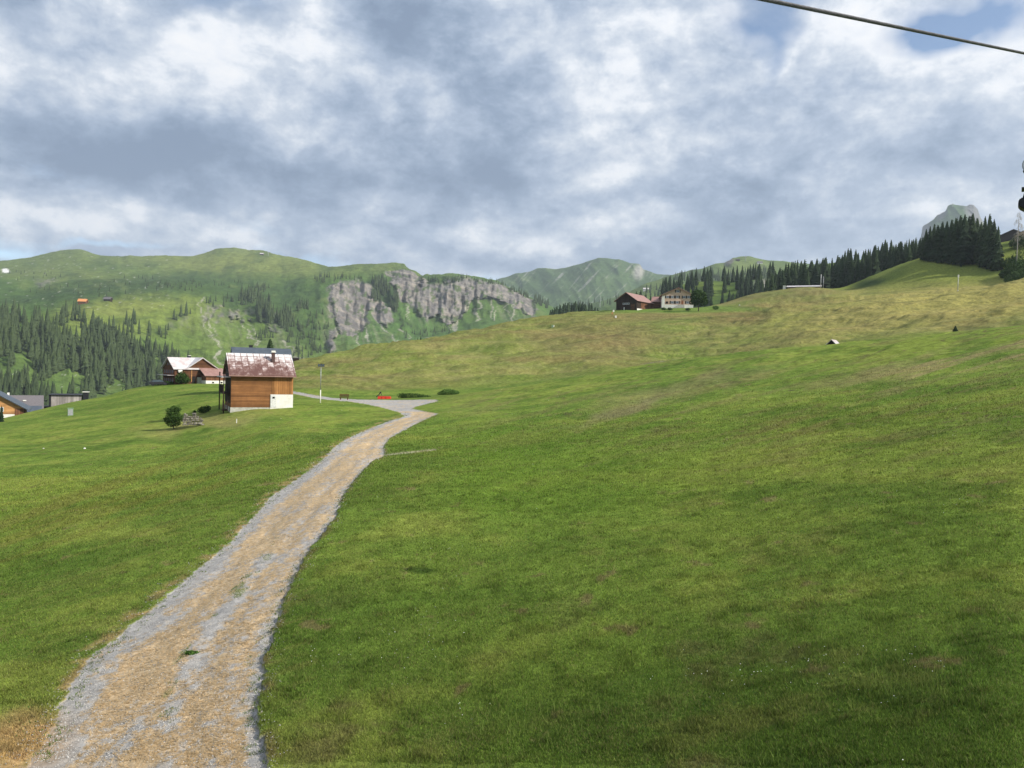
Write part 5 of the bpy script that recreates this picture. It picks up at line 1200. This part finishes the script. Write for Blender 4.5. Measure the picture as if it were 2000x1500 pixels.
# second path bits behind (stones by the turning)
# ------------------------------------------------------------------ cable and chair of the lift
A0, B0 = pt(1497, 0, 1.0), pt(2000, 104, 1.0)
A0 = A0 / (A0 @ Fv) * 7.6; B0 = B0 / (B0 @ Fv) * 12.8; dv = (B0 - A0)
def strand(P0, P1, R, k, turns, sr, n):
    m = MB(); P0, P1 = Vector(P0), Vector(P1); d = P1 - P0; a = d.orthogonal().normalized(); b_ = d.normalized().cross(a)
    for s in range(k):
        pts = [];
        for i in range(n + 1):
            t = i / n; w = 2 * math.pi * (turns * t + s / k); pts.append(P0 + d * t + a * R * math.cos(w) + b_ * R * math.sin(w))
        m.tube(pts, sr, 5)
    return m
P_s, P_e = A0 - dv * 1.0, B0 + dv * 1.2
o = strand(P_s, P_e, .0135, 6, 150, .0085, 2400).build('cable', plain('steel rope', (.10, .10, .11), .5, (.05, .05, .055), 30, metal=.3), None, True)
far_ = MB().tube([tuple(P_e), tuple(P_e + dv * 6 + np.array([0, 0, -.6])), tuple(P_e + dv * 16 + np.array([0, 0, -3.5]))], .02, 8)
bk_ = MB().tube([tuple(P_s), tuple(P_s - dv * 4)], .02, 8)
tag(o, 'thick twisted steel rope crossing the sky at the top right', 'cable')
o2 = MB(); o2.v = far_.v; o2.f = far_.f; o2.add(bk_.v, bk_.f); o2 = o2.build('rope_core', M_metal, o, True)
R_ = 21.0
cp = pt(2007, 412, R_); ce = tag(empty('chairlift_chair', cp, 33), 'dark chairlift chair seen end-on, cut by the right edge', 'chairlift chair')
px2 = R_ / F / 1.0 * .84
def up(y): return pt(2003, y, R_)[2] - cp[2]
ring = []
for i in range(25):
    w = 2 * math.pi * i / 24; ring.append((.125 * math.cos(w), .0, (up(322)) + .16 * math.sin(w)))
MB().tube(ring, .016, 6).build('loop', M_metal, ce, True)
MB().tube([(.07 * math.cos(2 * math.pi * i / 24), 0, up(323) + .10 * math.sin(2 * math.pi * i / 24)) for i in range(25)], .012, 6).build('inner_loop', M_metal, ce, True)
MB().extr([(-.12, up(334)), (-.06, up(331)), (.06, up(331)), (.12, up(334)), (.05, up(344)), (-.05, up(344))], -.06, .06, 'y').build('grip', M_black, ce)
MB().tube([(0, 0, up(344)), (0, 0, up(368))], .03, 8).build('hanger', M_black, ce, True)
MB().box(-.13, .13, -.2, .2, up(371), up(368.5)).build('cross_bar', M_black, ce)
for y in (-.18, .18):
    MB().tube([(-.04, y, up(371)), (-.10, y, up(392))], .016, 6).tube([(.04, y, up(371)), (.10, y, up(392))], .016, 6).build('side_frame', M_black, ce, True)
MB().tube([(0, 0, up(371)), (0, 0, up(392))], .04, 8).build('post', M_black, ce)
MB().extr([(-.15, up(389)), (.15, up(389)), (.19, up(397)), (.17, up(405)), (.03, up(413)), (-.03, up(413)), (-.17, up(405)), (-.19, up(397))], -.22, .22, 'y').build('seat', M_black, ce, bevel=.02)
MB().box(.12, .17, -.2, .2, up(388.5), up(376)).build('backrest', M_black, ce)

# ------------------------------------------------------------------ grass, flowers, gravel, straw close by
rg = np.random.RandomState(12)
Pv = G.P; nC = Q.shape[1]
row_ok = np.where((LI[:, 0] >= 0.0) & (LI[:, 0] < 6.4))[0]
colsok = np.where((AZ > -36) & (AZ < 36))[0]
def sample(n, wfun, rows=row_ok):
    i = rows[0] + rg.rand(n) * (len(rows) - 2); j = colsok[0] + rg.rand(n) * (len(colsok) - 2)
    i0 = i.astype(int); j0 = j.astype(int); k = wfun(i0, j0); i, j, i0, j0 = i[k], j[k], i0[k], j0[k]
    a = (i - i0)[:, None]; b = (j - j0)[:, None]
    p = (G.P[i0, j0] * (1 - a) + G.P[i0 + 1, j0] * a) * (1 - b) + (G.P[i0, j0 + 1] * (1 - a) + G.P[i0 + 1, j0 + 1] * a) * b
    return p, i0, j0
def grow(name, n, wfun, hfun, wid, cfun, lean=.5, flat=False):
    p, i0, j0 = sample(n, wfun); m = len(p); r = Q[i0, j0]
    h = hfun(r, p) * rg.uniform(.5, 1.35, m); w = wid * np.maximum(1, r / 15) * rg.uniform(.6, 1.4, m)
    a = rg.uniform(0, 6.283, m); l = h * lean * rg.uniform(.1, 1.3, m); la = rg.uniform(0, 6.283, m)
    ca, sa = np.cos(a) * w / 2, np.sin(a) * w / 2
    z0 = p[:, 2] - .005
    v = np.empty((m, 3, 3)); v[:, 0] = np.stack([p[:, 0] - ca, p[:, 1] - sa, z0], -1); v[:, 1] = np.stack([p[:, 0] + ca, p[:, 1] + sa, z0], -1)
    v[:, 2] = np.stack([p[:, 0] + l * np.cos(la), p[:, 1] + l * np.sin(la), z0 + (h if not flat else rg.uniform(.004, .03, m))], -1)
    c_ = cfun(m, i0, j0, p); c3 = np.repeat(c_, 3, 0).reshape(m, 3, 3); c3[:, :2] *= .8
    return mesh_np(name, v.reshape(-1, 3), np.arange(m * 3).reshape(m, 3), M_blade, c3.reshape(-1, 3), smooth=False)
def notpath(i, j): return ~(inp[i, j] | inp[i + 1, j] | inp[i, j + 1])
def onpath(i, j): return inp[i, j] & inp[i + 1, j + 1]
def hgrass(r, p):
    t = fbm(p[:, 0] / .7, p[:, 1] / .7, 4, 400, .65); return (.045 + .042 * sst(.0, .4, t)) * np.maximum(1, r / 28) ** .6 * (1 - .75 * sst(55, 100, r))
def cgrass(m, i, j, p):
    tv = fbm(p[:, 0] / .7, p[:, 1] / .7, 4, 400, .65); base = G.col[i, j] * (rg.uniform(.55, 1.95, m) * (1.08 - .24 * sst(-.1, .4, tv)))[:, None]
    t = rg.rand(m); t = np.where((t > .1) & (rg.rand(m) < .18 * sst(.1, .4, fbm(p[:, 0] / 3, p[:, 1] / 3, 3, 430))), .05, t)
    base = np.where((t < .10)[:, None], base * .4 + np.array((.30, .26, .11)) * .6, base)
    base = np.where((t > .90)[:, None], base * np.array((1.25, 1.25, 1.0)), base)
    return base * (1 + .25 * sst(40, 90, Q[i, j]))[:, None]
tag(grow('grass', 1400000, lambda i, j: notpath(i, j) & (rg.rand(len(i)) > sst(45, 100, Q[i, j]) * .98), hgrass, .013, cgrass, .8), 'short green alpine grass covering the near meadow', 'grass', kind='stuff')
def clump(i, j):
    p = G.P[i, j]; return notpath(i, j) & (fbm(p[:, 0] / 1.8, p[:, 1] / 1.8, 3, 410) > .20) & (Q[i, j] < 60)
tag(grow('clover', 60000, clump, lambda r, p: .030 + 0 * r, .030, lambda m, i, j, p: np.array((.055, .145, .030)) * rg.uniform(.7, 1.6, m)[:, None], 1.5), 'low clover leaves in patches among the grass', 'ground cover', kind='stuff')
tag(grow('tall_grass', 60000, lambda i, j: notpath(i, j) & (fbm(G.P[i, j][:, 0] / 2.5, G.P[i, j][:, 1] / 2.5, 4, 415) > .25) & (Q[i, j] < 90), lambda r, p: .17 + 0 * r, .010, lambda m, i, j, p: (G.col[i, j] * 1.2 + np.array((.05, .05, .02))) * rg.uniform(.7, 1.5, m)[:, None], .5), 'taller grass tufts and pale stalks in the meadow', 'grass', kind='stuff')
# straw on the track: long flat stalks where the ground is straw-coloured
def strawk(i, j): return onpath(i, j) & (sm[i, j] > .35) & (Q[i, j] < 90)
def mkstraw():
    p, i0, j0 = sample(420000, strawk); m = len(p); r = Q[i0, j0]
    a = rg.normal(.3, .9, m); L_ = rg.uniform(.04, .16, m); w = .006 * np.maximum(1, r / 14)
    ca, sa = np.cos(a), np.sin(a); z = p[:, 2] + rg.uniform(.004, .03, m)
    v = np.empty((m, 3, 3)); v[:, 0] = np.stack([p[:, 0] - sa * w, p[:, 1] + ca * w, z], -1); v[:, 1] = np.stack([p[:, 0] + sa * w, p[:, 1] - ca * w, z], -1); v[:, 2] = np.stack([p[:, 0] + ca * L_, p[:, 1] + sa * L_, z + rg.uniform(-.015, .02, m)], -1)
    c_ = np.array((.59, .43, .235)) * rg.uniform(.6, 1.3, m)[:, None]; c3 = np.repeat(c_, 3, 0)
    return mesh_np('straw', v.reshape(-1, 3), np.arange(m * 3).reshape(m, 3), M_blade, c3, smooth=False)
tag(mkstraw(), 'dry straw strewn in bands along the gravel track', 'straw', kind='stuff')
def pebbles(name, n, wfun, s0, s1, colr, rows=row_ok, lift=.3):
    p, i0, j0 = sample(n, wfun, rows); m = len(p); s = rg.uniform(s0, s1, m) * np.maximum(1, Q[i0, j0] / 22) ** .7
    base = np.array([(1, 0, 0), (0, 1, 0), (-1, 0, 0), (0, -1, 0), (0, 0, .7), (0, 0, -.5)], float)
    fc_ = np.array([(0, 1, 4), (1, 2, 4), (2, 3, 4), (3, 0, 4), (1, 0, 5), (2, 1, 5), (3, 2, 5), (0, 3, 5)])
    a = rg.uniform(0, 6.28, m); ca, sa = np.cos(a)[:, None], np.sin(a)[:, None]; b = base[None] * (s[:, None] * rg.uniform(.6, 1.3, (m, 6)))[:, :, None]
    v = np.stack([b[..., 0] * ca - b[..., 1] * sa + p[:, None, 0], b[..., 0] * sa + b[..., 1] * ca + p[:, None, 1], b[..., 2] + p[:, None, 2] + (s * lift)[:, None]], -1)
    f = (fc_[None] + (np.arange(m) * 6)[:, None, None]).reshape(-1, 3)
    c_ = np.repeat(np.array(colr) * rg.uniform(.55, 1.25, m)[:, None], 6, 0)
    return mesh_np(name, v.reshape(-1, 3), f, M_stone, c_, smooth=False)
tag(pebbles('gravel', 260000, lambda i, j: onpath(i, j) & (rg.rand(len(i)) > .75 * sm[i, j]) & (Q[i, j] < 75), .007, .020, (.43, .41, .38)), 'loose grey gravel stones on the track', 'gravel', kind='stuff')
def flw(i, j):
    p = G.P[i, j]; return notpath(i, j) & (fbm(p[:, 0] / 4, p[:, 1] / 4, 4, 420) + rg.uniform(-.35, .35, len(i)) > .50) & (PX[i, j] > 500)
def verge(i, j):
    x, y = PX[i, j], PY[i, j]; return notpath(i, j) & (np.minimum(ed[i, j], ed2[i, j] + .2) < .55 * rg.rand(len(i)) ** 2 + .05) & (Q[i, j] < 60)
tag(pebbles('stray_gravel', 160000, verge, .008, .02, (.40, .38, .35), lift=1.0), 'stray stones spilled into the grass along the track edges', 'gravel', kind='stuff')
tag(pebbles('wildflowers', 11000, flw, .007, .013, (.80, .80, .72), lift=4.0), 'tiny white clover flowers dotted through the right-hand meadow', 'flowers', kind='stuff')
tag(grow('roadside_weeds', 500000, lambda i, j: onpath(i, j) & (((np.abs(tt[i, j] - .55) < .05) & (fbm(G.P[i, j][:, 0] / .8, G.P[i, j][:, 1] / 1.4, 4, 170) > .15) & (PY[i, j] > 1050) & (PY[i, j] < 1450)) | ((((tt[i, j] < .09) | (tt[i, j] > .91)) & (Q[i, j] < 95)) & (fbm(G.P[i, j][:, 0] / .35, G.P[i, j][:, 1] / .35, 3, 175) > .05))), lambda r, p: .05 + 0 * r, .014, lambda m, i, j, p: np.array((.13, .19, .035)) * rg.uniform(.6, 1.4, m)[:, None], 1.0), 'yellow-green weeds along the middle strip of the track', 'weeds', kind='stuff')
# one dark green plant in the middle of the track
p = G.hit(374, 1277, 12, 40); e = tag(empty('weed_plant', p, 0), 'small dark green plant growing alone in the middle of the track', 'plant')
leaf_obj('leaves', 71, 420, [(0, 0, .03, .17, .10, .05)], .028, M_leafl, e)

# ------------------------------------------------------------------ air
hm = bpy.data.materials.new('pale air'); hm.use_nodes = True; t = hm.node_tree; t.nodes.clear()
vol = t.nodes.new('ShaderNodeVolumePrincipled'); vol.inputs['Density'].default_value = HAZE; vol.inputs['Color'].default_value = (.80, .90, 1.0, 1); vol.inputs['Anisotropy'].default_value = 0.2
mo = t.nodes.new('ShaderNodeOutputMaterial'); t.links.new(vol.outputs[0], mo.inputs['Volume'])
zmin = min(float(s.P[..., 2].min()) for s in (G, B, RB, RC, RD)); zmax = max(float(s.P[..., 2].max()) for s in (G, B, RB, RC, RD))
hb_ = MB().box(-4950, 4950, -4950, 4950, zmin - 1.5, zmax + 60).build('haze', hm); tag(hb_, kind='stuff')
